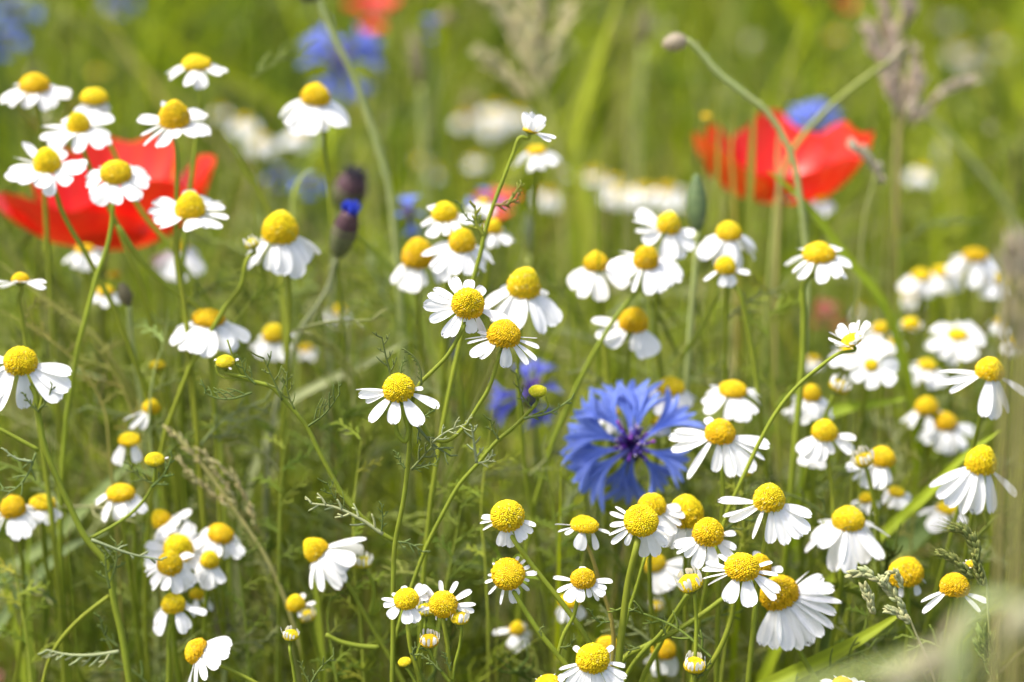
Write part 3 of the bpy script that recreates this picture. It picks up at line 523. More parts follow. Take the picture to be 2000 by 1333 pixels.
chamomile('chamomile in the middle of the lower right clump, long petals to the lower left', [(1385, 1008, 1060, 30, 66, 'd', 1.02, 8, 14, 0, dict(w=0.39, pet=[(198, -16, 8, 1.0, 1.0), (212, -24, 8, 1.05, 1.0), (225, -30, 8, 0.9, 1.0), (250, -46, 8, 1.1, 1.2), (285, -50, 8, 1.1, 1.2), (325, -30, 8, 1.05, 1.2), (345, -12, 8, 0.8, 1.1), (20, 6, 8, 0.8, 1)], stem=[(1370, 1110), (1345, 1160), (1320, 1200)]))])
chamomile('biggest chamomile of the lower right clump, leaning left with petals hanging right', [(1518, 1112, 1190, 38, 108, 'd', 1.04, -20, 14, 0, dict(w=0.32, h=1.3, sw=11, pet=[(20, 0, 12, 0.75, 1.1), (5, -14, 12, 0.9, 1.1), (350, -20, 10, 1.05, 1.2), (336, -26, 10, 1.0, 1.2), (322, -32, 10, 1.1, 0.9), (308, -36, 10, 1.05, 1.0), (294, -40, 10, 1.05, 1.1), (280, -40, 10, 1.05, 1.0), (266, -38, 8, 1.0, 1.2), (250, -34, 8, 0.95, 1.2), (234, -30, 8, 0.9, 1.1), (40, 6, 12, 0.6, 1)], stem=[(1540, 1220), (1566, 1281), (1600, 1340)]))])
chamomile('chamomile with a wide frilled skirt right of the lower right clump', [(1658, 986, 1032, 31, 82, 's', 1.06, 2, 6, 14)])
chamomile('chamomile half behind the blurred right grass, petals swept left, upper one', [(1935, 694, 740, 28, 92, 'd', 1.05, 6, 8, 0, dict(w=0.34, pet=[(178, -2, 10, 1.0, 1.0), (192, -12, 8, 1.0, 0.9), (206, -22, 8, 0.9, 0.9), (262, -56, 8, 0.95, 1.2), (285, -60, 10, 1.0, 1.2), (310, -50, 8, 0.9, 1), (340, -20, 8, 0.8, 1)]))])
chamomile('chamomile half behind the blurred right grass, deep skirt, lower one', [(1918, 868, 922, 30, 82, 's', 1.05, 4, 10, 0, dict(w=0.37, pet=[(190, -26, 12, 1.0, 1.0), (205, -36, 10, 1.0, 1.0), (220, -46, 8, 1.0, 1.0), (240, -56, 8, 1.0, 1.1), (262, -62, 8, 0.95, 1.1), (300, -64, 8, 0.95, 1.0), (330, -30, 8, 0.8, 1)]))])
chamomile('big old chamomile dome with brown edge and limp greyish petals', [(1768, 1080, 1146, 34, 40, 'v', 1.05, -8, 8, 5, dict(gap=[(170, 235)], h=1.3))])
chamomile('chamomile at the lower right with two long petals to the left, beside the grass spikes', [(1866, 1117, 1162, 28, 74, 'd', 1.02, 6, 4, 0, dict(w=0.37, pet=[(196, -24, 8, 0.85, 0.9), (212, -34, 8, 1.05, 0.9), (340, -6, 8, 0.8, 1.0), (320, -24, 8, 0.8, 0.9)]))])
chamomile('tiny opening chamomile bud tucked among the green grass spikes', [(1897, 1092, 1110, 11, 16, 'w', 1.02, 8, 10, 9, dict(h=0.7))])
chamomile('chamomile right of centre with a raised right petal and hanging left lobe', [(1612, 816, 858, 25, 62, 'd', 1.08, 4, 12, 0, dict(pet=[(205, -40, 8, 1.0, 1.4), (230, -48, 8, 1.0, 1.4), (255, -52, 8, 0.9, 1.3), (355, 2, 8, 0.9, 1.2), (335, -24, 8, 1.0, 1.2), (290, -50, 8, 0.6, 1)], stem=[(1615, 890), (1625, 960), (1630, 1050)]))])
chamomile('white chamomile petals below the raised right petal head', [(1588, 862, 884, 14, 34, 's', 1.1, -4, 6, 9)])
chamomile('yellow chamomile dome with a white lobe, beside a pale bud at right', [(1586, 748, 782, 18, 46, 's', 1.12, 4, 10, 9)])
chamomile('cream coloured opening bud above the white lobed head at right', [(1640, 738, 768, 20, 22, 'b', 1.1, 22, 8, 13, dict(h=0.8))])
chamomile('white half open chamomile seen from its side, on a thin stalk rising right', [(1662, 648, 676, 20, 40, 'u', 1.03, -24, 10, 13, dict(w=0.50, h=0.7, sw=8, stem=[(1640, 690), (1600, 718), (1560, 752), (1520, 800), (1480, 870)]))])
chamomile('face-on chamomile with four broad white lobes and a small centre', [(1702, 702, 722, 13, 54, 'f', 1.13, 0, 42, 0, dict(w=0.70, h=0.7, pet=[(60, 8, 8, 1.2, 1.0), (110, 8, 8, 1.1, 1.0), (0, 0, 8, 1.0, 1.0), (320, -4, 8, 1.1, 1.0), (220, -4, 8, 0.9, 1.0), (270, -10, 8, 0.9, 1.0)]))])
chamomile('white chamomile lobe just left of the face-on four lobed one', [(1655, 672, 690, 12, 44, 'd', 1.15, -8, 10, 10)])
chamomile('yellow chamomile dome with white petals low at its left, right of centre', [(1724, 870, 908, 26, 56, 's', 1.09, 6, 6, 0, dict(pet=[(190, -20, 8, 1, 1.2), (210, -34, 8, 1, 1.3), (235, -46, 8, 1, 1.3), (260, -50, 8, 0.9, 1.3), (285, -54, 8, 0.7, 1.2)]))])
chamomile('pale half open bud left of the low white petals', [(1686, 884, 908, 20, 23, 'b', 1.07, -18, 10, 12, dict(h=0.7))])
chamomile('white hanging chamomile petals in the shade below the yellow dome at right', [(1752, 950, 968, 16, 32, 's', 1.12, 8, 8, 9)])
chamomile('white chamomile petals low beside the wide frilled skirt', [(1692, 962, 980, 14, 28, 's', 1.12, -6, 8, 9)])
chamomile('blurred white chamomile behind the green blade at lower right', [(1850, 982, 1000, 20, 46, 's', 1.15, 6, 8, 12)])
chamomile('orange yellow chamomile dome right of the horizontal green blade', [(1810, 772, 808, 22, 44, 's', 1.18, -4, 8, 8, dict(gap=[(280, 360)]))])
chamomile('chamomile with a shaded white skirt below the orange yellow dome', [(1848, 803, 838, 22, 50, 's', 1.18, 2, 8, 11)])
chamomile('blurred chamomile tilted right, between the face-on one and the right grass', [(1812, 700, 722, 18, 48, 'd', 1.2, 10, 8, 11)])
chamomile('blurred broad chamomile on the right above the swept one', [(1870, 640, 662, 20, 62, 'd', 1.22, 0, 14, 12)])
chamomile('round white blurred bud left of the broad blurred chamomile', [(1780, 618, 642, 17, 24, 'w', 1.22, 0, 10, 12)])
chamomile('blurred white flower low behind the green blade at right', [(1722, 628, 650, 18, 42, 'd', 1.2, 0, 14, 10)])
chamomile('blurred chamomile with arched white petals, top of the right background trio', [(1905, 484, 508, 24, 56, 's', 1.28, 2, 6, 12)])
chamomile('blurred chamomile at the left end of the right background trio', [(1800, 525, 546, 19, 40, 's', 1.3, 0, 6, 11)])
chamomile('blurred yellow dome between the right background trio heads', [(1840, 518, 538, 17, 44, 's', 1.3, 0, 6, 11)])
chamomile('blurred chamomile low at the right end of the right background trio', [(1945, 530, 552, 18, 42, 's', 1.28, 4, 6, 12)])
chamomile('blurred yellow dome behind the big front chamomile at the bottom', [(1186, 1240, 1272, 22, 36, 'v', 1.07, 0, 6, 8)])
chamomile('blurred chamomile dome under the slanting stalk at the bottom', [(1297, 1247, 1284, 23, 34, 'v', 1.09, 4, 6, 10)])
chamomile('blurred orange dome tilted left with petals to the right, in the lower right clump', [(1276, 1076, 1114, 22, 58, 'd', 1.1, -18, 8, 0, dict(pet=[(0, -8, 8, 1, 1.3), (340, -22, 8, 1, 1.3), (320, -34, 8, 1, 1.3), (295, -46, 8, 1, 1.3), (270, -50, 8, 1, 1.2)]))])
chamomile('small blurred chamomile between the two-headed plant and the bottom buds', [(1010, 1212, 1238, 15, 36, 's', 1.13, 4, 8, 9)])
chamomile('blurred yellow dome behind the small flat head of the two-headed plant', [(1112, 1160, 1184, 21, 34, 'v', 1.09, 0, 8, 8)])
chamomile('pale bud blurred beside the spidery petalled chamomile', [(1452, 905, 926, 20, 22, 'b', 1.1, 0, 8, 12, dict(h=0.7))])
chamomile('small pale bud in the shade among the lower right stalks', [(1282, 1172, 1192, 14, 16, 'b', 1.1, 0, 8, 10, dict(h=0.8))])
chamomile('small blurred yellow head on a stalk left of the central plant', [(308, 700, 722, 15, 16, 'g', 1.12, 0, 8, 0, dict(h=0.7, green=0.2, stem=[(312, 740), (318, 775)]))])
chamomile('small blurred yellow head with white petals to its lower left', [(296, 777, 806, 17, 44, 's', 1.11, 6, 6, 0, dict(pet=[(200, -20, 8, 1, 1), (225, -36, 8, 1, 1), (250, -44, 8, 0.8, 1)]))])
chamomile('blurred yellow head with two separate white petals, left middle', [(252, 844, 868, 21, 34, 'v', 1.09, 0, 8, 0, dict(pet=[(215, -60, 8, 1.1, 0.9), (235, -64, 8, 1.1, 0.8), (305, -60, 8, 0.9, 1.2)]))])
chamomile('small blurred chamomile under the left poppy beside a grey seed head', [(206, 556, 576, 16, 30, 's', 1.18, 4, 8, 10)])
chamomile('blurred white chamomile peeping below the lower petal of the left poppy', [(165, 478, 492, 18, 38, 's', 1.2, 0, 6, 12)])
chamomile('faint white chamomile behind the square domed head', [(350, 470, 490, 18, 52, 's', 1.24, 0, 6, 12)])

# far flowers, blurred
FARS = [
 ('blurred white chamomile in the back, left of the blue cornflowers', 478, 222, 240, 17, 42, 1.4), ('blurred white chamomile in the back just under its left neighbour', 510, 258, 276, 18, 44, 1.42), ('blurred chamomile in the back under the two lobed one', 588, 244, 264, 17, 44, 1.38),
 ('pale chamomile at the left of the faint trio behind the nodding one', 908, 216, 234, 15, 32, 1.55), ('pale chamomile at the top of the faint trio behind the nodding one', 965, 196, 214, 16, 40, 1.6), ('pale chamomile low in the faint trio behind the nodding one', 962, 226, 242, 16, 42, 1.55), ('pale chamomile at the right of the faint trio behind the nodding one', 1010, 208, 226, 15, 36, 1.58),
 ('blurred chamomile with wide skirt right below the nodding one', 1048, 276, 300, 23, 58, 1.2), ('blurred chamomile below the wide skirted one in the back', 1072, 362, 382, 17, 42, 1.36), ('blurred yellow dome at the left of the far white row', 1160, 322, 344, 17, 28, 1.42), ('blurred white flower at the left of the far white row', 1200, 338, 358, 15, 30, 1.4),
 ('left chamomile of the far white row left of the poppy bud', 1215, 362, 380, 18, 44, 1.36), ('middle chamomile of the far white row left of the poppy bud', 1258, 356, 374, 20, 46, 1.34), ('orange topped chamomile right in the far white row', 1302, 354, 374, 20, 50, 1.33), ('faint chamomile under the far white row', 1345, 374, 388, 14, 34, 1.36),
 ('blurred little chamomile at the right back beside the dry grass plume', 1802, 320, 336, 16, 40, 1.42), ('white chamomile just below the right poppy petal', 1604, 378, 394, 15, 38, 1.3), ('white chamomile left of the one under the right poppy', 1535, 372, 388, 12, 24, 1.3),
 ('pale blurred chamomile in the top right corner', 1962, 74, 92, 15, 30, 2.3), ('pale chamomile near the top right, left of the corner one', 1900, 112, 130, 14, 28, 2.3), ('pale round flower high at the top right', 1875, 84, 104, 16, 32, 2.3), ('pale blurred disc right of the dry plume', 1935, 40, 56, 12, 22, 2.3), ('faint flower above the dry plume at the right', 1850, 22, 38, 12, 26, 2.3), ('pale blurred bud left of the dry plume', 1632, 55, 78, 15, 22, 1.75),
 ('cream seed head in the upper left behind the lone low dome', 192, 124, 150, 16, 22, 1.55), ('blurred white bud below the left poppy', 222, 520, 544, 15, 20, 1.25), ('faint white chamomile in the middle left behind the central plant', 660, 590, 612, 18, 36, 1.3), ('faint white flower behind the left bud branch', 596, 660, 690, 16, 32, 1.28),
 ('small round white bud right of the hairy nodding poppy bud', 1380, 212, 234, 12, 14, 1.3), ('faint pale flower left of the right poppy', 1180, 348, 366, 12, 26, 1.45), ('blurred pale flower under the far blue cornflower', 855, 318, 340, 13, 26, 1.5), ('tiny pale flower in the back above the egg domed head', 822, 300, 322, 13, 22, 1.5),
 ('blurred white chamomile left of the far right trio, low', 1772, 560, 578, 15, 34, 1.32), ('blurred white chamomile behind the long bright blade under the right poppy', 1690, 592, 610, 14, 30, 1.34),
 ('blurred white chamomile between the trio and the swept petals at right', 1955, 612, 632, 16, 38, 1.28), ('dim white chamomile above the face-on four lobed one', 1745, 655, 672, 15, 32, 1.26), ('blurred chamomile at the right edge above the olive stalks', 1985, 655, 672, 15, 34, 1.26),
 ('blurred white chamomile in the shade left of the face-on one', 1590, 690, 706, 13, 28, 1.3), ('small pale blurred chamomile in the green left of the right poppy', 1120, 322, 338, 12, 26, 1.5), ('pale blurred chamomile in the grass under the far faint trio', 930, 300, 316, 12, 28, 1.5), ('dim pale chamomile in the grass above the left white blur', 430, 205, 220, 12, 26, 1.55),
 ('shaded white flower between the right skirted heads', 1560, 786, 804, 13, 32, 1.16), ('blurred yellow flower behind the blue and red pair', 945, 380, 398, 14, 36, 1.22),
]
for i, (lab, x, y0, y1, R, S, d) in enumerate(FARS):
    d = d * 1.26 if d > 1.3 else d
    chamomile(lab, [(x, y0 + (y1 - y0) * 0.3, y1, R * 0.8, S * 0.76, 's' if S > 25 else 'w', d, RND.uniform(-6, 6), RND.uniform(3, 9), 13, dict(w=0.5, h=0.62))], sw=9, group='blurred chamomile flowers in the back')

# ------------------------------------------------------------------ poppies
RED = (0.72, 0.018, 0.012); REDO = (0.82, 0.09, 0.012)
def poppy_petal(parent, name, ctr, axis_az, lift, size, width, cup, seed, col=RED, edge=REDO, ruffle=0.05):
    """one broad crumpled petal: a fan that starts at the flower's centre; az in degrees seen from above (0 right, 90 away), lift above the horizontal"""
    r = random.Random(seed); mb = MB(); nx, ny = 14, 18; rows, cols = [], []
    p1, p2, p3 = [r.uniform(0, 6.28) for _ in range(3)]
    az, el = math.radians(axis_az), math.radians(lift)
    f = Vector((math.cos(az) * math.cos(el), math.sin(az) * math.cos(el), math.sin(el)))
    s = Vector((-math.sin(az), math.cos(az), 0)); n = s.cross(f) * -1
    if n.z < 0 and abs(lift) < 80: n = -n
    for i in range(nx + 1):
        t = i / nx; row = []; cr = []
        for j in range(ny + 1):
            q = j / ny * 2 - 1
            ang = q * width * (0.55 + 0.45 * t)
            rr = size * t * (1 - 0.20 * q * q - 0.05 * math.sin(q * 5 + p1) * t)
            x = rr * math.cos(ang); y = rr * math.sin(ang)
            z = cup * size * (t * t * 0.9 + 0.5 * q * q * t) + ruffle * size * t * t * (math.sin(q * 9 + p2 + t * 2) + 0.6 * math.sin(q * 17 + p3)) + 0.03 * size * math.sin(t * 7 + p1)
            row.append(f * x + s * y + n * z)
            k = max(0, t - 0.55) / 0.45 * 0.35 + 0.10 * math.sin(q * 23 + p3)
            k = min(1, max(0, k)); c = tuple(a * (1 - k) + b * k for a, b in zip(col, edge))
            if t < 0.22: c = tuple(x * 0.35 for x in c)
            cr.append(c)
        rows.append(row); cols.append(cr)
    mb.grid(rows, cols)
    return add('petal', mb.mesh('petal', M['poppy']), parent, Matrix.Translation(ctr))
def capsule(parent, ctr, r):
    mb = MB(); c = (0.10, 0.13, 0.04)
    mb.lathe([(0.3 * r, -r, c), (0.9 * r, -0.3 * r, c), (r, 0.4 * r, c), (0.95 * r, 0.9 * r, c), (1.1 * r, 1.0 * r, (0.05, 0.04, 0.04)), (0.1 * r, 1.25 * r, (0.05, 0.04, 0.04))], c, 14)
    for k in range(40):
        a = k * 2.4; rr = r * (1.2 + 0.6 * ((k * 7) % 10) / 10); z = r * (0.2 + 0.9 * ((k * 3) % 10) / 10)
        q = Vector((rr * math.cos(a), rr * math.sin(a), z))
        mb.tube([Vector((0.5 * r * math.cos(a), 0.5 * r * math.sin(a), -0.6 * r)), q * 0.7, q], 0.07 * r, (0.02, 0.015, 0.03), 4)
    add('seed_capsule', mb.mesh('seed_capsule', M['dark']), parent, Matrix.Translation(ctr))
def poppy(label, x, y, d, petals, size_px, capr=14, stem=None, seed=0, col=RED, edge=REDO):
    c = P(x, y, d); k = PX * d
    T = thing('poppy', label, 'poppy', (c.x, c.y + 0.01, 0), 'red poppies among the chamomile')
    o = Vector(T.location)
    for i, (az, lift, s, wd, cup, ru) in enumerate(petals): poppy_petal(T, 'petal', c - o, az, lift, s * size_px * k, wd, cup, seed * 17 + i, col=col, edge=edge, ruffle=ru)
    capsule(T, c - o + Vector((0, 0, capr * k)), capr * k)
    pts = [c, c - Vector((0, 0, 0.02))] + (px_path(stem, d) if stem else []) ; pts += to_ground(pts[-1])
    add('stem', stem_mesh([(pts, 6 * k, 7 * k)], o, (0.16, 0.2, 0.05)), T)
    HEADS.append((x, y, size_px * 0.95, d)); return T
def cup_petal(parent, ctr, az, half, Rr, H, flare, seed, col=RED, edge=REDO, axis=(0, 0, 1), ruffle=0.03):
    """petal lying on a bowl: az its middle seen from above (0 right, 90 away), half its half width in degrees"""
    r = random.Random(seed); mb = MB(); nx, ny = 16, 20; rows, cols = [], []; p1, p2, p3 = [r.uniform(0, 6.28) for _ in range(3)]
    ax = Vector(axis).normalized(); ex = (Vector((1, 0, 0)) - ax * ax.x).normalized(); ey = ax.cross(ex)
    for i in range(nx + 1):
        t = i / nx; row, cr = [], []
        for j in range(ny + 1):
            q = j / ny * 2 - 1; a = math.radians(az + half * q * (0.35 + 0.65 * min(1, t * 1.6)))
            te = t * (1 - 0.30 * abs(q) ** 2.6 - 0.04 * (1 + math.sin(q * 6 + p1)) * t)
            rad = Rr * (math.sin(te * 1.45) ** 0.75 + flare * te ** 4) * (1 + 0.02 * math.sin(seed))
            z = H * (te ** 1.7 - 0.25 * flare * te ** 4)
            wv = ruffle * Rr * te * te * (math.sin(q * 8 + p2 + te * 2) + 0.5 * math.sin(q * 15 + p3)) + 0.015 * Rr * math.sin(te * 9 + p1 + q * 3)
            rad += wv + (seed % 2) * 0.04 * Rr; z += wv * 0.4
            row.append(ex * (rad * math.cos(a)) + ey * (rad * math.sin(a)) + ax * z)
            k = max(0, te - 0.5) / 0.5 * 0.30 + 0.16 * math.sin(q * 21 + p3) + 0.10 * math.sin(q * 47 + p1); k = min(1, max(0, k))  # deeper and lighter red streaks, painted shading of the folds
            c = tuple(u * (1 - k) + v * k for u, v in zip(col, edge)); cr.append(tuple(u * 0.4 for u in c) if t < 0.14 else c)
        rows.append(row); cols.append(cr)
    mb.grid(rows, cols); return add('petal', mb.mesh('petal', M['poppy']), parent, Matrix.Translation(ctr))
def cup_poppy(label, x, y, d, petals, size, axis, seed, capr, lean=0.0):
    c = P(x, y, d); k = PX * d; T = thing('poppy', label, 'poppy', (c.x, c.y + 0.01, 0), 'red poppies among the chamomile'); o = Vector(T.location)
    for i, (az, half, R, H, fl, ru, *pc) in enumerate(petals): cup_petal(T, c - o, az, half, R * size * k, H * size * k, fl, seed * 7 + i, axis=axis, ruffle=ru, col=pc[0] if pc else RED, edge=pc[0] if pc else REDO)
    capsule(T, c - o + Vector((0, 0, capr * k * 1.2)), capr * k)
    pts = [c, c - Vector((0.002, 0, 0.02))]; pts += to_ground(pts[-1])
    add('stem', stem_mesh([(pts, 6 * k, 7 * k)], o, (0.16, 0.2, 0.05)), T); HEADS.append((x, y - size * 0.35, size * 1.0, d)); return T
cup_poppy('large open red poppy on the left behind a ring of chamomile heads', 205, 484, 1.27,
    [(80, 58, 0.80, 1.18, 0.04, 0.05), (236, 70, 1.08, 0.62, 0.06, 0.05), (312, 60, 1.02, 0.84, 0.03, 0.06), (180, 44, 1.12, 0.58, 0.16, 0.05), (12, 50, 1.06, 1.02, 0.02, 0.05), (130, 40, 0.86, 0.95, 0.05, 0.06)], 188, (0.05, 0.16, 1), 3, 14)
cup_poppy('red poppy on the right, left folds coloured orange as if backlit, broad red petal right', 1530, 392, 1.33,
    [(196, 58, 1.20, 0.98, 0.0, 0.05, (0.84, 0.13, 0.018)), (165, 40, 1.10, 1.02, 0.0, 0.05, (0.82, 0.10, 0.016)), (98, 58, 0.80, 1.05, 0.0, 0.06), (305, 50, 1.02, 0.76, 0.06, 0.03), (15, 56, 1.04, 0.98, 0.02, 0.03), (246, 26, 0.95, 0.60, 0.05, 0.05)], 148, (0.0, 0.05, 1), 5, 8)  # orange on the left petals stands in for light shining through them
poppy('orange red poppy blurred at the top edge, left of centre', 728, 35, 1.8, [(170, 25, 1, 0.6, 0.1, 0.08), (20, 30, 1.05, 0.6, 0.1, 0.08), (270, -30, 0.7, 0.8, 0.1, 0.05), (90, 40, 0.9, 0.6, 0.1, 0.05)], 62, 8, seed=8)
poppy('half hidden dark red poppy right of centre behind the chamomile stalks', 1612, 628, 1.55, [(200, -10, 0.9, 0.8, 0.2, 0.03), (330, -20, 0.8, 0.8, 0.2, 0.03), (90, 40, 1, 0.8, 0.1, 0.03)], 46, 6, seed=11, col=(0.30, 0.035, 0.02), edge=(0.34, 0.08, 0.03))
poppy('blurred red poppy behind the thin stalk, above the central heads', 972, 402, 1.5, [(170, 10, 1, 0.7, 0.2, 0.05), (10, 14, 1, 0.7, 0.2, 0.05), (270, -30, 0.8, 0.9, 0.2, 0.04), (90, 40, 0.8, 0.8, 0.1, 0.03)], 48, 6, seed=12)
poppy('tiny red poppy at the top edge beside the dry plume', 1655, 2, 2.1, [(180, 0, 1, 0.9, 0.2, 0.03), (0, 0, 1, 0.9, 0.2, 0.03), (270, -40, 0.8, 0.9, 0.2, 0.03)], 26, 4, seed=13)
poppy('dark red poppy in the shade at the bottom left corner', -6, 1308, 1.4, [(180, 10, 1, 0.9, 0.2, 0.03), (0, 0, 1, 0.9, 0.2, 0.03), (270, -40, 0.8, 0.9, 0.2, 0.03), (90, 40, 0.8, 0.9, 0.2, 0.03)], 34, 5, seed=14, col=(0.22, 0.012, 0.012), edge=(0.25, 0.03, 0.02))  # petal colours darkened to stand in for the shade down here
def poppy_bud(label, tip, path, d, L, Rr, colb, wst=13, nod=True, group='poppy buds on their stalks'):
    """hairy oval bud on a stalk; path: photo polyline from the bud's neck down"""
    pts = px_path(path, d); k = PX * d
    T = thing('poppy_bud', label, 'poppy bud', (pts[-1].x, pts[-1].y, 0), group); o = Vector(T.location)
    tp = P(*tip, d); nk = pts[0]; ax = (tp - nk).normalized(); r = random.Random(int(tip[0]))
    mb = MB(); nn = 12; cen = [nk + ax * (L * k * i / nn) for i in range(nn + 1)]
    rad = [max(0.12, math.sin(math.pi * (0.06 + 0.9 * (i / nn) ** 0.9)) ** 0.8) * Rr * k for i in range(nn + 1)]
    mb.tube([c - o for c in cen], rad, [jig(colb, 0.1, r) for _ in cen], 14)
    for _ in range(70):
        i = r.randrange(1, nn); u = ax.orthogonal().normalized(); v = ax.cross(u); a = r.uniform(0, 6.28); dr = u * math.cos(a) + v * math.sin(a)
        p = cen[i] + dr * rad[i] * 0.95; mb.tube([p - o, p + dr * Rr * k * 0.3 + ax * Rr * k * 0.1 - o], [0.5 * k, 0.25 * k], (0.45, 0.46, 0.3), 3)
    add('bud', mb.mesh('bud', M['dark'] if colb[1] < 0.15 else M['leaf']), T)
    full = pts + to_ground(pts[-1], lean=0.01)
    mb = MB(); sp = spline([p - o for p in full], 5); cs = (0.36, 0.42, 0.15)
    mb.tube(sp, [wst * k / 2] * len(sp), [jig(cs, 0.06, r) for _ in sp], 7)
    for i in range(2, min(len(sp) - 1, 40)):
        for _ in range(4):
            a = r.uniform(0, 6.28); dr = Vector((math.cos(a), math.sin(a) * .5, math.sin(a))).normalized(); p = sp[i].lerp(sp[i + 1], r.random())
            mb.tube([p, p + dr * wst * k * r.uniform(0.7, 1.3)], [0.5 * k, 0.2 * k], (0.5, 0.5, 0.34), 3)
    add('stem', mb.mesh('stem', M['stem']), T); return T
poppy_bud('pale nodding poppy bud at the tip of an arching hairy stalk, upper right', (1306, 86), [(1342, 78), (1362, 96), (1400, 140), (1450, 180), (1500, 222), (1530, 268), (1550, 315), (1562, 380), (1572, 460), (1576, 560), (1570, 700)], 1.16, 50, 18, (0.46, 0.38, 0.29), 12)
poppy_bud('dark poppy bud cut by the top edge on a long leaning stalk', (588, -20), [(622, 0), (636, 36), (660, 88), (690, 150), (715, 218), (738, 286), (756, 350), (768, 430), (776, 520)], 1.2, 60, 18, (0.12, 0.13, 0.05), 13)
poppy_bud('upright dark green poppy bud left of the right poppy', (1360, 342), [(1362, 452), (1358, 520), (1350, 620)], 1.14, 112, 20, (0.09, 0.135, 0.05), 12)
poppy_bud('grey brown poppy seed bud blurred in the back, upper middle', (806, 55), [(822, 170), (828, 260), (830, 400)], 1.55, 115, 16, (0.16, 0.14, 0.07), 10)
poppy_bud('blurred grey poppy bud at the top, right of centre', (1268, 10), [(1256, 90), (1250, 200)], 1.7, 78, 15, (0.2, 0.18, 0.1), 10)
poppy_bud('small brown poppy bud under the left poppy, beside a faint chamomile', (236, 552), [(252, 598), (255, 650), (270, 740)], 1.12, 48, 14, (0.22, 0.19, 0.11), 11)
poppy_bud('dark green bud in the back left of the egg domed head', (1030, 415), [(1036, 500), (1034, 590)], 1.3, 85, 13, (0.08, 0.10, 0.05), 9)
poppy_bud('greyish bud with pinkish tip low in the left cluster', (425, 1170), [(440, 1250), (438, 1330)], 1.12, 80, 18, (0.26, 0.25, 0.13), 10)

# ------------------------------------------------------------------ cornflowers
BL = (0.13, 0.21, 0.66); BLL = (0.36, 0.44, 0.88)
def floret(parent, L, spread, m, seed, col=BL, curl=0.25):
    """trumpet floret opening to a toothed fan; along +X"""
    r = random.Random(seed); mb = MB(); nx = 12; teeth = r.choice((5, 6, 6, 7)); ny = teeth * 6; rows, cols = [], []
    fold = r.uniform(0.25, 0.6)
    for i in range(nx + 1):
        t = i / nx; row = []; cr = []
        op = max(0.0, (t - 0.30) / 0.70)
        for j in range(ny + 1):
            q = j / ny * 2 - 1
            tooth = (1 - abs(((j / ny * teeth) % 1) * 2 - 1))          # 0 at a notch, 1 at a tip
            te = t * (1 - (0.17 * (1 - tooth ** 0.8)) * max(0, (t - 0.5) / 0.5))
            op2 = max(0.0, (te - 0.30) / 0.70)
            ang = q * spread * 1.3 * (0.25 + 0.75 * op2)
            wd = 0.035 + 0.0 * op2
            x = te * (0.3 + 0.7 * math.cos(ang * 0.75)) ; y = wd * q + te * op2 * math.sin(ang) * 0.85
            z = fold * op2 * q * q * 0.35 - curl * te * te + 0.05 * math.sin(q * 10 + seed) * op2 + 0.03 * (tooth - 0.5) * op2
            row.append((x * L, y * L, z * L))
            k = 0.38 * (0.5 + 0.5 * math.sin(j / ny * teeth * 6.283 * 1.0 + 1.5)) * op2 + (0.25 if t > 0.7 else 0) * r.random()
            c = tuple(a * (1 - k) + b * k for a, b in zip(col, BLL)); k2 = max(0, 0.45 - t) * 1.6
            cr.append(tuple(a * (1 - k2) + b * k2 for a, b in zip(c, (0.10, 0.03, 0.30))))
        rows.append(row); cols.append(cr)
    mb.grid(rows, cols); return add('petal', mb.mesh('petal', M['blue']), parent, m)
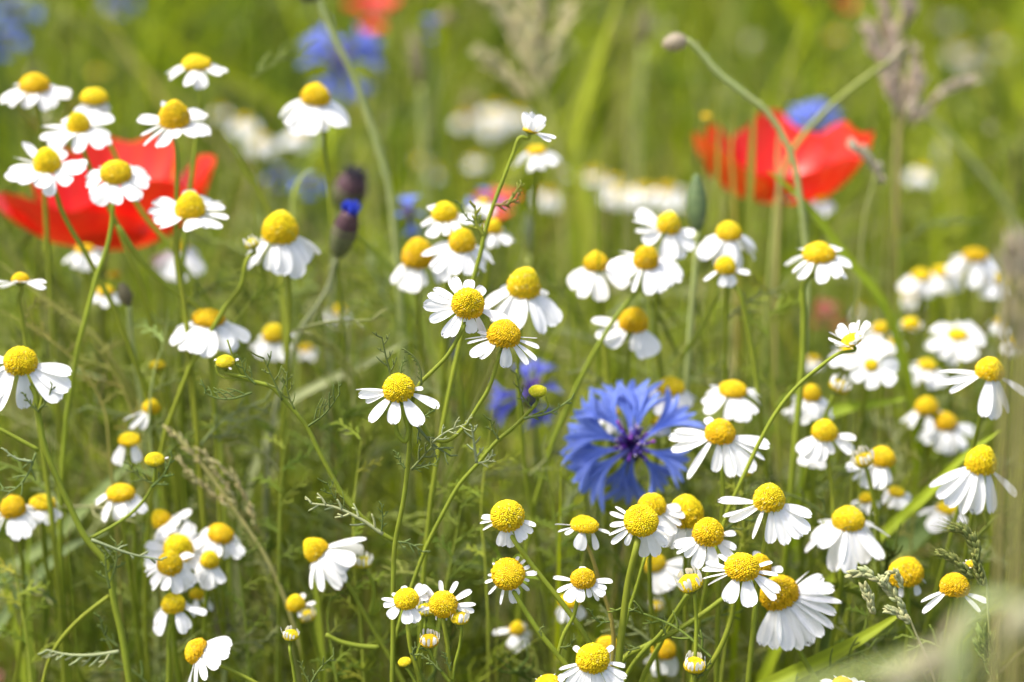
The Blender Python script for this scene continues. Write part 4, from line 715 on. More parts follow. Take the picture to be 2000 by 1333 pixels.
def cornflower(label, x, y, d, R, tx, ty, flo, seed, bract_px=None, sw=9, col=BL, core=True, stem=None):
    k = PX * d; axis = Vector((math.tan(math.radians(tx)), -math.tan(math.radians(ty)), 1)).normalized()
    ctr = P(x, y, d); ex = Vector((1, 0, 0)); ex = (ex - axis * ex.dot(axis)).normalized(); ey = axis.cross(ex)
    T = thing('cornflower', label, 'cornflower', (ctr.x + 0.005, ctr.y + 0.03, 0), 'blue cornflowers'); o = Vector(T.location)
    B = Matrix(((ex.x, ey.x, axis.x, ctr.x - o.x), (ex.y, ey.y, axis.y, ctr.y - o.y), (ex.z, ey.z, axis.z, ctr.z - o.z), (0, 0, 0, 1)))
    for i, (az, e, lf, sp) in enumerate(flo):
        floret(T, R * k * lf, sp, B @ Matrix.Rotation(math.radians(az), 4, 'Z') @ Matrix.Rotation(math.radians(-e), 4, 'Y') @ Matrix.Rotation(random.Random(seed + i).uniform(-.3, .3), 4, 'X'), seed * 10 + i, col)
    r = random.Random(seed); mb = MB(); rr = R * k
    for i in range(46 if core else 14):      # dark violet inner florets and anthers
        a = r.uniform(0, 6.28); rad = r.uniform(0.02, 0.30) ; hh = r.uniform(0.16, 0.36); bnd = r.uniform(0.7, 1.3)
        p0 = Vector((0.04 * math.cos(a), 0.04 * math.sin(a), -0.05)); p2 = Vector((rad * math.cos(a) * bnd, rad * math.sin(a) * bnd, hh)); p1 = p0.lerp(p2, 0.5) + Vector((0, 0, 0.06))
        c0 = (0.05, 0.015, 0.16); c1 = r.choice([(0.09, 0.02, 0.24), (0.28, 0.06, 0.40), (0.05, 0.03, 0.20), (0.10, 0.08, 0.45)])
        sp = [q * rr for q in spline([p0, p1, p2], 3)]
        m_ = len(sp); mb.tube(sp, [(0.010 + 0.016 * z / (m_ - 1)) * rr for z in range(m_)], [c0 if z < m_ // 2 else c1 for z in range(m_)], 5)
        if r.random() < 0.35:
            q = sp[-1]; mb.tube([q, q + Vector((r.uniform(-.02, .02), r.uniform(-.02, .02), 0.03)) * rr], [0.014 * rr, 0.008 * rr], (0.75, 0.68, 0.80), 4)
    add('inner_floret', mb.mesh('inner_floret', M['dark']), T, B)
    mb = MB(); c = (0.12, 0.14, 0.06); dk = (0.05, 0.035, 0.03); a_ = 0.15 * rr
    prof = [(0.25 * a_, -3.3 * a_, c), (0.8 * a_, -3.0 * a_, c)] + [(a_ * (1.05 if q % 2 else 0.97), -2.6 * a_ + q * 0.32 * a_, dk if q % 2 else c) for q in range(7)] + [(0.65 * a_, -0.2 * a_, dk)]
    mb.lathe(prof, c, 16); add('involucre', mb.mesh('involucre', M['dark']), T, B)
    e = ctr - axis * 3.2 * a_; pts = [e, e - axis * 0.012] + (px_path(stem, d) if stem else []); tg = Vector((o.x, o.y, -0.01)); p = pts[-1]
    pts += [p.lerp(tg, 0.35) - axis * 0.006, p.lerp(tg, 0.7), tg]
    add('stem', stem_mesh([(pts, sw * k / 2, sw * k / 2 * 1.1)], o, (0.18, 0.22, 0.10)), T)
    HEADS.append((x, y, R * 0.95, d)); return T
cornflower('bright blue cornflower in the middle right with open toothed petals and violet centre', 1236, 872, 1.1, 138, 4, 52,
    [(96, 10, 1.0, 0.62), (78, 20, 0.85, 0.5), (38, 6, 1.05, 0.50), (128, 12, 0.92, 0.55), (160, 4, 0.98, 0.72), (188, -2, 0.95, 0.66), (215, -6, 0.98, 0.62), (268, -34, 0.95, 0.5), (318, -16, 0.80, 0.62), (345, 0, 0.85, 0.55), (245, -30, 0.75, 0.4)], 41)
cornflower('violet blue cornflower blurred behind the green bud, left of the bright one', 1035, 765, 1.2, 92, -6, 20,
    [(170, -10, 1.0, 0.5), (200, -20, 1.0, 0.4), (20, 0, 0.7, 0.5), (60, 30, 0.8, 0.5), (100, 40, 0.7, 0.5), (290, -50, 0.8, 0.5), (330, -40, 0.8, 0.4)], 43, core=False, col=(0.09, 0.10, 0.5))
cornflower('pair-like pale blue cornflower blurred at the top, behind the long poppy stalk', 665, 120, 1.6, 92, 0, 40,
    [(135, 12, 1.0, 0.55), (165, 0, 0.9, 0.5), (45, 10, 1.0, 0.55), (15, 0, 0.9, 0.5), (245, -10, 0.8, 0.5), (300, -10, 0.9, 0.5), (90, 20, 0.6, 0.4)], 45, core=False, col=(0.12, 0.17, 0.66))
cornflower('blurred blue cornflower at the top left edge, upper one', 30, 22, 1.75, 52, 0, 30, [(180, 0, 1, 0.6), (0, 0, 1, 0.6), (90, 20, 0.8, 0.6), (270, -20, 0.8, 0.6)], 47, core=False)
cornflower('blurred blue cornflower at the top left edge, lower one', 8, 80, 1.7, 46, 0, 30, [(180, 0, 1, 0.7), (0, 0, 1, 0.7), (90, 20, 0.8, 0.6), (270, -20, 0.8, 0.6)], 48, core=False, col=(0.05, 0.1, 0.72))
cornflower('pale blue cornflower rising behind the right poppy', 1590, 258, 1.46, 72, 0, 30, [(160, 6, 0.9, 0.6), (20, 6, 1, 0.6), (100, 24, 1, 0.6), (60, 24, 1, 0.5), (130, 20, 0.9, 0.5)], 49, core=False, col=(0.12, 0.18, 0.72))
cornflower('blurred blue cornflower left of the pair of chamomiles above the middle', 800, 420, 1.28, 50, 0, 20, [(160, -10, 0.7, 0.5), (90, 40, 0.9, 0.6), (280, -40, 0.8, 0.6), (20, 0, 0.6, 0.5), (110, 40, 0.8, 0.5)], 50, core=False)
cornflower('small blurred blue cornflower behind the curved hook stalk', 602, 362, 1.45, 36, 0, 30, [(180, 0, 1, 0.6), (0, 0, 1, 0.6), (90, 20, 0.8, 0.6), (270, -20, 0.8, 0.6)], 51, core=False, col=(0.05, 0.11, 0.6))
cornflower('dim blue cornflower at the left of the small one in the back', 545, 345, 1.6, 34, 0, 30, [(180, 0, 1, 0.6), (0, 0, 1, 0.6), (90, 20, 0.8, 0.6), (270, -20, 0.8, 0.6)], 52, core=False, col=(0.06, 0.11, 0.4))
cornflower('narrow dark blue cornflower near the top, right of the grey bud', 842, 65, 1.6, 36, 0, 10, [(100, 55, 1, 0.5), (70, 55, 1, 0.5), (270, -10, 0.6, 0.5), (180, 20, 0.6, 0.4)], 53, core=False, col=(0.05, 0.06, 0.35))
cornflower('blue cornflower showing beside the blurred red poppy in the middle', 948, 392, 1.36, 40, 0, 30, [(180, 0, 1, 0.6), (0, 0, 1, 0.6), (90, 20, 0.8, 0.6), (270, -20, 0.8, 0.6)], 54, core=False)
cornflower('faint blue cornflower at the top edge, right of the left corner', 236, 4, 1.9, 36, 0, 30, [(180, 0, 1, 0.6), (0, 0, 1, 0.6), (90, 20, 0.8, 0.6), (270, -20, 0.8, 0.6)], 55, core=False, col=(0.1, 0.14, 0.5))
cornflower('dark blue cornflower drooping behind the violet one', 890, 668, 1.3, 30, 0, 10, [(100, 50, 1, 0.4), (270, -40, 1, 0.4), (180, 0, 0.7, 0.4)], 56, core=False, col=(0.04, 0.04, 0.18))
def corn_bud(label, x0, y0, x1, y1, d, Rr, tip, stem, tuft, seed):
    """scaly urn shaped cornflower bud from its foot (x0, y0) to its mouth (x1, y1)"""
    a, b = P(x0, y0, d), P(x1, y1, d - 0.01); k = PX * d; r = random.Random(seed)
    T = thing('cornflower_bud', label, 'cornflower bud', (a.x - 0.01, a.y + 0.02, 0), 'dark cornflower buds'); o = Vector(T.location)
    mb = MB(); n = 16; cen = [a.lerp(b, i / n) for i in range(n + 1)]; rad = []; cols = []
    for i in range(n + 1):
        t = i / n; rad.append(Rr * k * (0.25 + 0.75 * math.sin(math.pi * min(1, 0.12 + t * 0.72))) * (1.04 if i % 2 else 0.96))
        cols.append((0.17, 0.20, 0.09) if i % 2 == 0 and t < 0.7 else ((0.085, 0.045, 0.055) if t > 0.45 else (0.12, 0.12, 0.06)))
    mb.tube([c - o for c in cen], rad, cols, 14)
    ax = (b - a).normalized(); u = ax.orthogonal().normalized(); v = ax.cross(u)
    for i in range(80):                     # fringed scale edges
        t = r.uniform(0.05, 0.95); q = r.uniform(0, 6.28); j = min(n, int(t * n)); dr = u * math.cos(q) + v * math.sin(q); p = a.lerp(b, t) + dr * rad[j]
        mb.tube([p - o, p + (ax * 0.8 + dr * 0.5) * Rr * k * 0.3 - o], [0.8 * k, 0.3 * k], (0.2, 0.18, 0.13), 3)
    add('bud', mb.mesh('bud', M['dark']), T)
    mb = MB()
    for i in range(34):
        q = r.uniform(0, 6.28); rr = r.uniform(0, 0.5) * Rr * k; dr = u * math.cos(q) + v * math.sin(q); p = b + dr * rr
        e = p + ax * Rr * k * tip * r.uniform(0.6, 1.1) + dr * rr * 0.5
        mb.tube([p - ax * 0.3 * Rr * k - o, e - o], [2.2 * k, 2.6 * k], tuft, 5)
    add('tuft', mb.mesh('tuft', M['blue']), T)
    pts = [a] + px_path(stem, d); pts += to_ground(pts[-1])
    add('stem', stem_mesh([(pts, 5 * k, 5.5 * k)], o, (0.24, 0.28, 0.14)), T); HEADS.append(((x0 + x1) / 2, (y0 + y1) / 2, Rr * 1.6, d))
corn_bud('scaly cornflower bud with a small bright blue tip, left of centre', 660, 497, 684, 415, 1.15, 25, 0.75, [(652, 520), (644, 555), (622, 595), (590, 640), (570, 690)], (0.03, 0.06, 0.55), 61)
corn_bud('dark blurred withered cornflower head above the blue tipped bud', 672, 405, 694, 345, 1.26, 33, 0.5, [(662, 430), (655, 480), (650, 560)], (0.05, 0.045, 0.06), 62)

# ------------------------------------------------------------------ single grass stalks and blades
def spikelet(mb, p, dr, L, R, col, awn=0.0):
    dr = dr.normalized(); q = [p + dr * L * t for t in (0, 0.2, 0.5, 0.8, 1.0)]
    mb.tube(q, [R * 0.25, R * 0.8, R, R * 0.6, R * 0.08], jig(col, 0.15), 5)
    if awn: mb.tube([q[-1], q[-1] + dr * awn + Vector((RND.uniform(-.1, .1), 0, RND.uniform(-.1, .1))) * awn], [R * 0.10, R * 0.04], col, 3, False)
def grass_stalk(label, d, path, wst, ears, col=(0.30, 0.32, 0.10), ecol=(0.46, 0.40, 0.28), group='grass stalks with seed heads', ground=True):
    """path: stalk polyline from top to bottom; ears: (polyline, spikelet length px, width px, density, awn px)"""
    k = PX * d; pts = px_path(path, d); full = pts + (to_ground(pts[-1], lean=0.02) if ground else [])
    T = thing('grass_stalk', label, 'grass', (full[-1].x, full[-1].y, 0), group); o = Vector(T.location)
    add('stem', stem_mesh([(full, wst * k / 2 * 0.8, wst * k / 2)], o, col), T)
    mb = MB()
    for pl, L, W, dens, awn in ears:
        sp = spline(px_path(pl, d), 10); n = len(sp)
        mb.tube([p - o for p in sp], [max(0.8, W * 0.22) * k] * n, jig(ecol, 0.1), 4)
        for i in range(n - 1):
            t = (sp[i] - sp[i + 1]).normalized()
            for _ in range(dens):
                sd = Vector((RND.uniform(-1, 1), RND.uniform(-1, 1), RND.uniform(-1, 1))); sd = (sd - t * sd.dot(t)).normalized()
                p = sp[i].lerp(sp[i + 1], RND.random())
                spikelet(mb, p - o + sd * W * 0.3 * k, t + sd * RND.uniform(0.15, 0.55), L * k * RND.uniform(0.7, 1.2), W * 0.5 * k, ecol, awn * k)
    add('panicle', mb.mesh('panicle', M['straw']), T); return T
DRY = (0.58, 0.49, 0.38)
grass_stalk('tall dry pinkish grass plume at the top right', 1.36, [(1760, 20), (1758, 160), (1752, 300), (1750, 480), (1745, 640)], 13,
    [([(1770, -40), (1772, 10), (1768, 60)], 40, 10, 3, 0), ([(1725, -40), (1726, 10), (1735, 60), (1748, 130)], 32, 9, 2, 0), ([(1695, 60), (1712, 82), (1735, 120)], 26, 10, 2, 0), ([(1708, 100), (1730, 140), (1748, 200)], 30, 9, 2, 0),
     ([(1788, 100), (1780, 150), (1765, 200)], 24, 8, 2, 0), ([(1796, 150), (1792, 180), (1770, 240)], 34, 10, 1, 0), ([(1895, 158), (1850, 172), (1815, 205), (1775, 250)], 24, 8, 1, 0), ([(1748, 60), (1752, 140), (1754, 230)], 26, 9, 2, 0)], (0.33, 0.33, 0.12), DRY)
grass_stalk('pale leaning grass stalk crossing in front of the right poppy', 1.24, [(1735, 120), (1660, 175), (1590, 240), (1545, 300), (1520, 380), (1510, 470)], 12, [([(1760, 100), (1742, 116), (1720, 132)], 18, 9, 1, 0)], (0.34, 0.37, 0.10), (0.5, 0.45, 0.3))
grass_stalk('green grass stem bending right from the dry plume to the right edge', 1.42, [(1800, 215), (1850, 262), (1910, 330), (1965, 400), (1990, 480)], 13, [([(1780, 196), (1796, 212), (1820, 236)], 24, 11, 1, 0)], (0.27, 0.33, 0.12), DRY)
grass_stalk('short pale grass ear beside the right poppy', 1.22, [(1712, 340), (1690, 420), (1680, 520)], 7, [([(1668, 285), (1690, 300), (1712, 330), (1725, 362)], 18, 12, 1, 0)], (0.3, 0.32, 0.1), (0.55, 0.5, 0.36))
grass_stalk('pale feathery grass plume blurred at the top right of centre', 1.45, [(1030, 60), (1060, 180), (1090, 300), (1100, 420)], 13,
    [([(950, -20), (985, 30), (1020, 90), (1050, 170)], 40, 14, 2, 0), ([(1000, -30), (1020, 40), (1040, 110), (1062, 190)], 40, 14, 2, 0), ([(1060, -20), (1052, 50), (1056, 120)], 36, 14, 2, 0), ([(940, 110), (985, 140), (1040, 200)], 36, 12, 1, 0), ([(1110, 20), (1090, 80), (1066, 170)], 36, 12, 1, 0)], (0.42, 0.44, 0.12), (0.62, 0.58, 0.32))
grass_stalk('drooping pale grass ear at the lower right in focus', 1.0, [(1775, 1205), (1792, 1245), (1812, 1290), (1830, 1345)], 6,
    [([(1665, 1122), (1690, 1120), (1715, 1132), (1742, 1160), (1762, 1185), (1776, 1208)], 20, 9, 1, 0), ([(1738, 1192), (1755, 1200), (1780, 1218)], 18, 8, 2, 0), ([(1690, 1150), (1700, 1178), (1708, 1200)], 18, 9, 2, 0), ([(1726, 1130), (1745, 1118), (1765, 1150)], 16, 8, 1, 0)], (0.40, 0.40, 0.18), (0.50, 0.52, 0.26))
grass_stalk('green awned grass spike bending left near the right edge', 1.0, [(1905, 1085), (1922, 1120), (1930, 1200), (1935, 1290)], 6,
    [([(1868, 1032), (1885, 1038), (1900, 1060), (1912, 1090)], 22, 9, 3, 26), ([(1842, 1082), (1862, 1092), (1880, 1110), (1902, 1130)], 18, 8, 3, 22), ([(1905, 1085), (1912, 1120), (1920, 1145)], 16, 8, 3, 14)], (0.34, 0.36, 0.12), (0.27, 0.30, 0.08))
grass_stalk('green feathery grass spike in the bottom right corner', 0.98, [(1948, 1320), (1952, 1360)], 6,
    [([(1920, 1240), (1930, 1275), (1942, 1310), (1950, 1350)], 24, 7, 4, 14), ([(1935, 1250), (1940, 1290), (1946, 1330)], 20, 6, 3, 10), ([(1912, 1262), (1926, 1290), (1940, 1325)], 20, 6, 3, 8)], (0.30, 0.34, 0.08), (0.26, 0.33, 0.07))
grass_stalk('thin straw coloured grass panicle leaning right from the left middle', 1.09, [(335, 842), (380, 890), (430, 955), (475, 1020), (520, 1090), (560, 1180)], 9,
    [([(330, 838), (365, 872), (395, 908)], 18, 6, 1, 0), ([(395, 880), (430, 930), (465, 990)], 18, 6, 1, 0), ([(420, 900), (470, 950), (500, 1030)], 20, 6, 1, 0), ([(350, 900), (400, 950), (450, 990)], 18, 6, 1, 0)], (0.44, 0.40, 0.14), (0.50, 0.46, 0.22))
grass_stalk('second straw grass panicle lower in the left middle', 1.13, [(400, 930), (450, 1000), (500, 1080), (535, 1160)], 10,
    [([(372, 935), (410, 965), (460, 1020)], 20, 7, 1, 0), ([(400, 905), (440, 960), (490, 1040)], 20, 7, 1, 0), ([(440, 880), (470, 960), (510, 1050)], 20, 7, 1, 0)], (0.42, 0.42, 0.12), (0.48, 0.46, 0.16))
for lab_, d_, x_, w_ in (('olive brown blurred grass stalk along the right edge, the leftmost', 0.78, 1950, 13), ('olive brown blurred grass stalk along the right edge, second from left', 0.74, 1968, 15), ('straw coloured blurred grass stalk along the right edge, third from left', 0.76, 1984, 12), ('olive blurred grass stalk cut by the right edge of the photo', 0.72, 2002, 18)):
    grass_stalk(lab_, d_, [(x_ + 14, 540), (x_ + 9, 740), (x_, 980), (x_ - 8, 1345)], w_, [([(x_ + 18, 480), (x_ + 16, 560), (x_ + 10, 700)], 44, 13, 1, 0)], jig((0.32, 0.29, 0.10), 0.2), (0.48, 0.42, 0.30))
SHOOTS = []
def shoot(label, d, path, w, nl, size, col):
    """flowerless chamomile shoot: a stalk with alternate feathery leaves"""
    k = PX * d; pts = px_path(path, d); full = pts + to_ground(pts[-1], lean=0.03); T = thing('chamomile_shoot', label, 'chamomile shoot', (full[-1].x, full[-1].y, 0), 'leafy chamomile shoots'); o = Vector(T.location)
    add('stem', stem_mesh([(full, w * k * 0.06, w * k * 0.55)], o, col), T); sp = spline(pts, 8); SHOOTS.append((T, o, sp, nl, size * k, w * k * 0.24, col, d))
YS, GS, OS = (0.36, 0.42, 0.05), (0.24, 0.31, 0.04), (0.34, 0.33, 0.08)
shoot('leafy chamomile shoot between the side bud branch and the straw panicle', 1.09, [(560, 850), (548, 960), (545, 1090), (540, 1345)], 11, 9, 60, GS)
shoot('yellow green feathery shoot left of the tall central stem', 1.07, [(705, 860), (694, 960), (690, 1080), (704, 1220), (712, 1345)], 10, 9, 55, YS)
shoot('feathery shoot right of the tall central stem, behind the slanting bud stalk', 1.08, [(905, 960), (890, 1050), (870, 1150), (852, 1260)], 11, 9, 60, GS)
shoot('leafy shoot below the violet blue blurred cornflower', 1.1, [(1066, 880), (1075, 960), (1088, 1060), (1095, 1160)], 10, 8, 56, GS)
shoot('thin pale shoot between the three sharp heads and the slanting bud stalk', 1.07, [(962, 800), (950, 890), (940, 1000), (948, 1100)], 8, 7, 50, YS)
shoot('feathery pale shoot in the gap under the full skirted head at left', 1.1, [(330, 600), (322, 660), (300, 730), (292, 830), (300, 930)], 10, 9, 60, (0.36, 0.42, 0.14))
shoot('slanting leafy shoot under the tall cone domed head', 1.1, [(520, 545), (480, 600), (440, 660), (420, 760), (430, 880)], 11, 9, 52, YS)
shoot('branching shoot left of the dome with full skirt', 1.12, [(150, 620), (196, 690), (240, 760), (268, 840), (285, 930)], 11, 8, 56, OS)
shoot('feathery shoot at the lower left edge', 1.08, [(22, 1060), (34, 1140), (50, 1230), (62, 1345)], 13, 9, 60, YS)
shoot('leafy shoot between the left cluster and the sideways head', 1.09, [(462, 1060), (470, 1140), (482, 1240), (486, 1345)], 10, 9, 56, GS)
shoot('feathery shoot left of the small brownish head at the bottom', 1.06, [(655, 1130), (640, 1200), (650, 1280), (660, 1345)], 9, 8, 50, GS)
shoot('upright shoot right of the little hanging petalled head', 1.13, [(1500, 570), (1504, 660), (1510, 760), (1520, 860)], 12, 7, 56, YS)
shoot('leafy shoot in the gap between the lower right clump and drooping ear', 1.05, [(1700, 1150), (1690, 1220), (1680, 1290), (1690, 1345)], 9, 8, 50, GS)
shoot('shoot crossing the shade right of the low yellow dome', 1.13, [(1800, 900), (1790, 980), (1780, 1060), (1790, 1180)], 11, 8, 56, OS)
shoot('feathery shoot under the spidery petalled head right of the cornflower', 1.07, [(1450, 960), (1452, 1030), (1440, 1100)], 9, 7, 46, YS)
shoot('slanting pale shoot above the tall left domed head', 1.1, [(-10, 600), (60, 640), (140, 700), (200, 790), (215, 900)], 9, 7, 50, OS)
gm = M['grass']
def grass_blade(label, d, path, wid, col, twist=0.0, ground=True, group='broad grass blades'):
    k = PX * d; pts = px_path(path, d); full = pts + (to_ground(pts[-1], lean=0.03) if ground else [])
    o = Vector((full[-1].x, full[-1].y, 0)); sp = spline([p - o for p in full], 6); n = len(sp); mb = MB(); rows, cols = [], []
    m_ = n // 3; t = (sp[m_ + 1] - sp[m_ - 1]).normalized(); s = t.cross(FWD).normalized(); nn = s.cross(t)
    sg = max((1, -1), key=lambda g: abs((s + nn * 0.6 * g).normalized().cross(t).dot(sdir)))
    for i, p in enumerate(sp):
        t = (sp[min(i + 1, n - 1)] - sp[max(i - 1, 0)]).normalized(); s = t.cross(FWD).normalized(); nn = s.cross(t)
        s = (s + nn * (0.6 * sg + twist * math.sin(i * 0.25))).normalized(); wv = wid * k / 2 * min(1, 0.04 + i / (n * 0.22)) ** 0.7
        u = s.cross(t).normalized()
        rows.append([p - s * wv, p - s * wv * 0.5 + u * wv * 0.18, p + u * wv * 0.30, p + s * wv * 0.5 + u * wv * 0.18, p + s * wv])
        c = jig(col, 0.04); cols.append([c, tuple(x * 0.92 for x in c), tuple(min(1, x * 1.2) for x in c), tuple(x * 0.92 for x in c), c])
    mb.grid(rows, cols); ob = add('grass_leaf', mb.mesh('grass_leaf', gm)); ob.location = o
    ob['label'] = label; ob['category'] = 'grass leaf'; ob['group'] = group; return ob
YG = (0.30, 0.37, 0.02)
grass_blade('bright yellow green grass blade rising to the right at the lower right', 1.05, [(1765, 1195), (1700, 1236), (1620, 1282), (1530, 1325), (1440, 1370)], 34, YG)
grass_blade('long slanting green blade from the frilled head up to the right grass', 1.1, [(1960, 838), (1890, 885), (1810, 965), (1740, 1030), (1650, 1110), (1560, 1200)], 24, (0.30, 0.38, 0.02))
grass_blade('darker green wide blade under the long slanting one', 1.16, [(1940, 900), (1860, 980), (1770, 1060), (1690, 1130)], 50, (0.12, 0.18, 0.05))
grass_blade('bright green blade bending down to the right under the right poppy', 1.17, [(1500, 335), (1545, 370), (1600, 430), (1660, 510), (1725, 590), (1745, 640)], 22, (0.26, 0.34, 0.02))
grass_blade('horizontal bright green blade at the right', 1.16, [(1770, 778), (1720, 788), (1650, 797), (1600, 820), (1580, 900)], 26, (0.25, 0.34, 0.02))
grass_blade('pale green blade slanting up to the right behind the tall left chamomile', 1.16, [(315, 838), (250, 905), (170, 985), (90, 1065), (20, 1110), (-40, 1180)], 28, (0.20, 0.26, 0.09))
grass_blade('bluish green blade slanting at the lower left', 1.12, [(210, 1040), (150, 1060), (60, 1140), (10, 1200)], 26, (0.17, 0.23, 0.09))
grass_blade('pale blurred blade lying across the middle left of the sharp heads', 1.18, [(800, 662), (745, 695), (690, 722), (630, 748), (560, 790), (520, 860)], 20, (0.34, 0.38, 0.18))
grass_blade('thick green stalk like blade upright at the right beside the dry plume', 1.3, [(1752, 420), (1752, 520), (1750, 640), (1748, 760)], 24, (0.22, 0.28, 0.04))
grass_blade('bright lime blade upright in the top middle', 1.5, [(1215, -20), (1185, 60), (1160, 140), (1130, 230), (1118, 300), (1135, 400)], 26, (0.32, 0.37, 0.03))
grass_blade('lime stem leaning left in the top middle under the plume', 1.45, [(1075, 190), (1100, 260), (1125, 330), (1140, 420)], 24, (0.32, 0.37, 0.04))
grass_blade('light green curved hook stalk above the small blue flower', 1.2, [(612, 328), (590, 342), (575, 370), (570, 420), (572, 480)], 10, (0.32, 0.38, 0.10))
grass_blade('light green stalk slanting behind the egg domed head', 1.15, [(690, 455), (720, 480), (755, 520), (785, 548), (820, 620)], 18, (0.30, 0.37, 0.07))
grass_blade('olive stalk running down to the right from the leftmost white blur', 1.14, [(431, 255), (455, 295), (485, 342), (525, 415), (540, 500)], 16, (0.30, 0.34, 0.05))
grass_blade('olive green slanted blade at the left under the poppy', 1.12, [(-10, 505), (40, 545), (110, 600), (170, 640), (230, 720), (270, 800)], 12, (0.26, 0.27, 0.07))
grass_blade('broad dim green leaf blade behind the lower left cluster', 1.2, [(470, 1240), (400, 1280), (330, 1310), (250, 1360)], 34, (0.15, 0.21, 0.04))
grass_blade('yellow green upright stem at the left bottom edge', 1.12, [(-5, 1090), (12, 1150), (30, 1230), (48, 1345)], 20, (0.27, 0.33, 0.03))
grass_blade('second yellow green stem at the left bottom edge', 1.14, [(60, 1010), (52, 1120), (56, 1240), (62, 1345)], 18, (0.20, 0.27, 0.03))

grass_blade('very blurred pale green leaf arching close to the lens at the lower right', 0.62, [(2015, 1195), (1985, 1172), (1945, 1165), (1905, 1185), (1880, 1240), (1865, 1300), (1855, 1400)], 30, (0.36, 0.42, 0.20))
grass_blade('very blurred pale leaf lying low along the bottom right corner', 0.64, [(1930, 1225), (1840, 1262), (1740, 1292), (1640, 1322), (1540, 1352), (1440, 1420)], 22, (0.34, 0.40, 0.14))
grass_stalk('very blurred creamy grass ear close to the lens, bottom right corner', 0.63, [(1960, 1250), (1930, 1300), (1900, 1400)], 14, [([(2030, 1215), (1996, 1215), (1962, 1248)], 60, 22, 2, 0), ([(1760, 1330), (1830, 1290), (1900, 1300)], 60, 20, 2, 0)], (0.42, 0.42, 0.22), (0.52, 0.50, 0.32))
grass_blade('very blurred brown dead leaf close to the lens at the lower right', 0.66, [(1930, 1172), (1892, 1190), (1858, 1225), (1842, 1280), (1846, 1380)], 26, (0.42, 0.36, 0.24))
grass_blade('thick blurred upright green stem left of the bottom buds', 1.1, [(612, 1090), (618, 1180), (624, 1260), (630, 1345)], 22, (0.24, 0.30, 0.03))
grass_blade('thin green leaf standing in front of the right poppy, left one', 1.24, [(1398, 190), (1402, 280), (1400, 360), (1396, 450)], 10, (0.24, 0.28, 0.04))
grass_blade('thin olive leaf standing in front of the right poppy, second from left', 1.24, [(1434, 215), (1428, 290), (1432, 370), (1436, 460)], 9, (0.33, 0.28, 0.05))
grass_blade('green leaf standing in the middle of the right poppy', 1.24, [(1474, 180), (1470, 260), (1466, 340), (1462, 450)], 16, (0.22, 0.26, 0.04))
grass_blade('narrow straw leaf in front of the right poppy, right of the middle', 1.23, [(1524, 235), (1518, 300), (1520, 380), (1516, 470)], 10, (0.36, 0.33, 0.12))

# ------------------------------------------------------------------ uncountable growth behind and around: blades, stems and thread foliage
HX = np.array(HEADS)
def project(p):
    q = p - np.array(CAM); z = q @ np.array(FWD); x = q @ np.array(RGT); y = q @ np.array(UPV); dd = z / F
    return 1000 + x / (PX * dd), 666.5 - y / (PX * dd), dd
def clear_of_heads(pts, pad=6, sharp=True): return ~head_hits(pts, pad, sharp).any(axis=1)
def head_hits(pts, pad=6, sharp=True):
    """pts (N, K, 3): True where a sample of a blade would stand in front of a flower head"""
    n, k, _ = pts.shape; px, py, dd = project(pts.reshape(-1, 3)); bad = np.zeros(n * k, bool)
    for hx, hy, hr, hd in HX:
        bad |= ((px - hx) ** 2 + (py - hy) ** 2 < (hr + pad) ** 2) & (dd < hd + 0.015)
    if sharp: bad |= (dd < 1.06) & (py < 1400) & (px > -80) & (px < 2080)
    return bad.reshape(n, k)
for T_, base_, q_, sd_, c_ in LATER:         # only where the leaf would not lie across a flower head
    arr = np.array([[tuple(q_[0].lerp(q_[1], .5)), tuple(q_[1]), tuple(q_[2])]])
    if clear_of_heads(arr, pad=10, sharp=False)[0]: add('leaf', leaf_mesh(q_, base_, 0.00042, 0.006, sd_, c_), T_)
for T_, o_, sp_, nl_, sz_, rd_, c_, d_ in SHOOTS:
    r_ = random.Random(int(o_.x * 1e5)); n_ = len(sp_)
    for i_ in range(nl_):
        p_ = sp_[min(n_ - 1, int((i_ + r_.random()) / nl_ * n_))]; s_ = 1 if i_ % 2 else -1; L_ = sz_ * r_.uniform(0.7, 1.25)
        v_ = (RGT * s_ * r_.uniform(.5, 1.0) + UPV * r_.uniform(.35, .9) + FWD * r_.uniform(-.2, .5)).normalized()
        q_ = [p_, p_ + v_ * L_ * 0.5, p_ + v_ * L_ + RGT * s_ * L_ * 0.15 - UPV * L_ * 0.08]; arr = np.array([[tuple(p_.lerp(q_[1], .6)), tuple(q_[1]), tuple(q_[2])]])
        if clear_of_heads(arr, pad=12, sharp=False)[0]: add('leaf', leaf_mesh(q_, o_, rd_, L_ * 0.42, i_ * 7 + int(L_ * 1e5), jig(c_, 0.25, r_)), T_)
PALETTE = np.array([(0.24, 0.30, 0.015), (0.30, 0.36, 0.014), (0.16, 0.23, 0.015), (0.10, 0.15, 0.012), (0.055, 0.085, 0.010), (0.30, 0.30, 0.04), (0.16, 0.22, 0.045), (0.38, 0.35, 0.12), (0.17, 0.15, 0.03), (0.40, 0.45, 0.015)]) * np.array([1.06, 1.10, 1.0])
PW = np.array([.17, .13, .15, .12, .10, .07, .08, .04, .05, .09]); PW /= PW.sum()
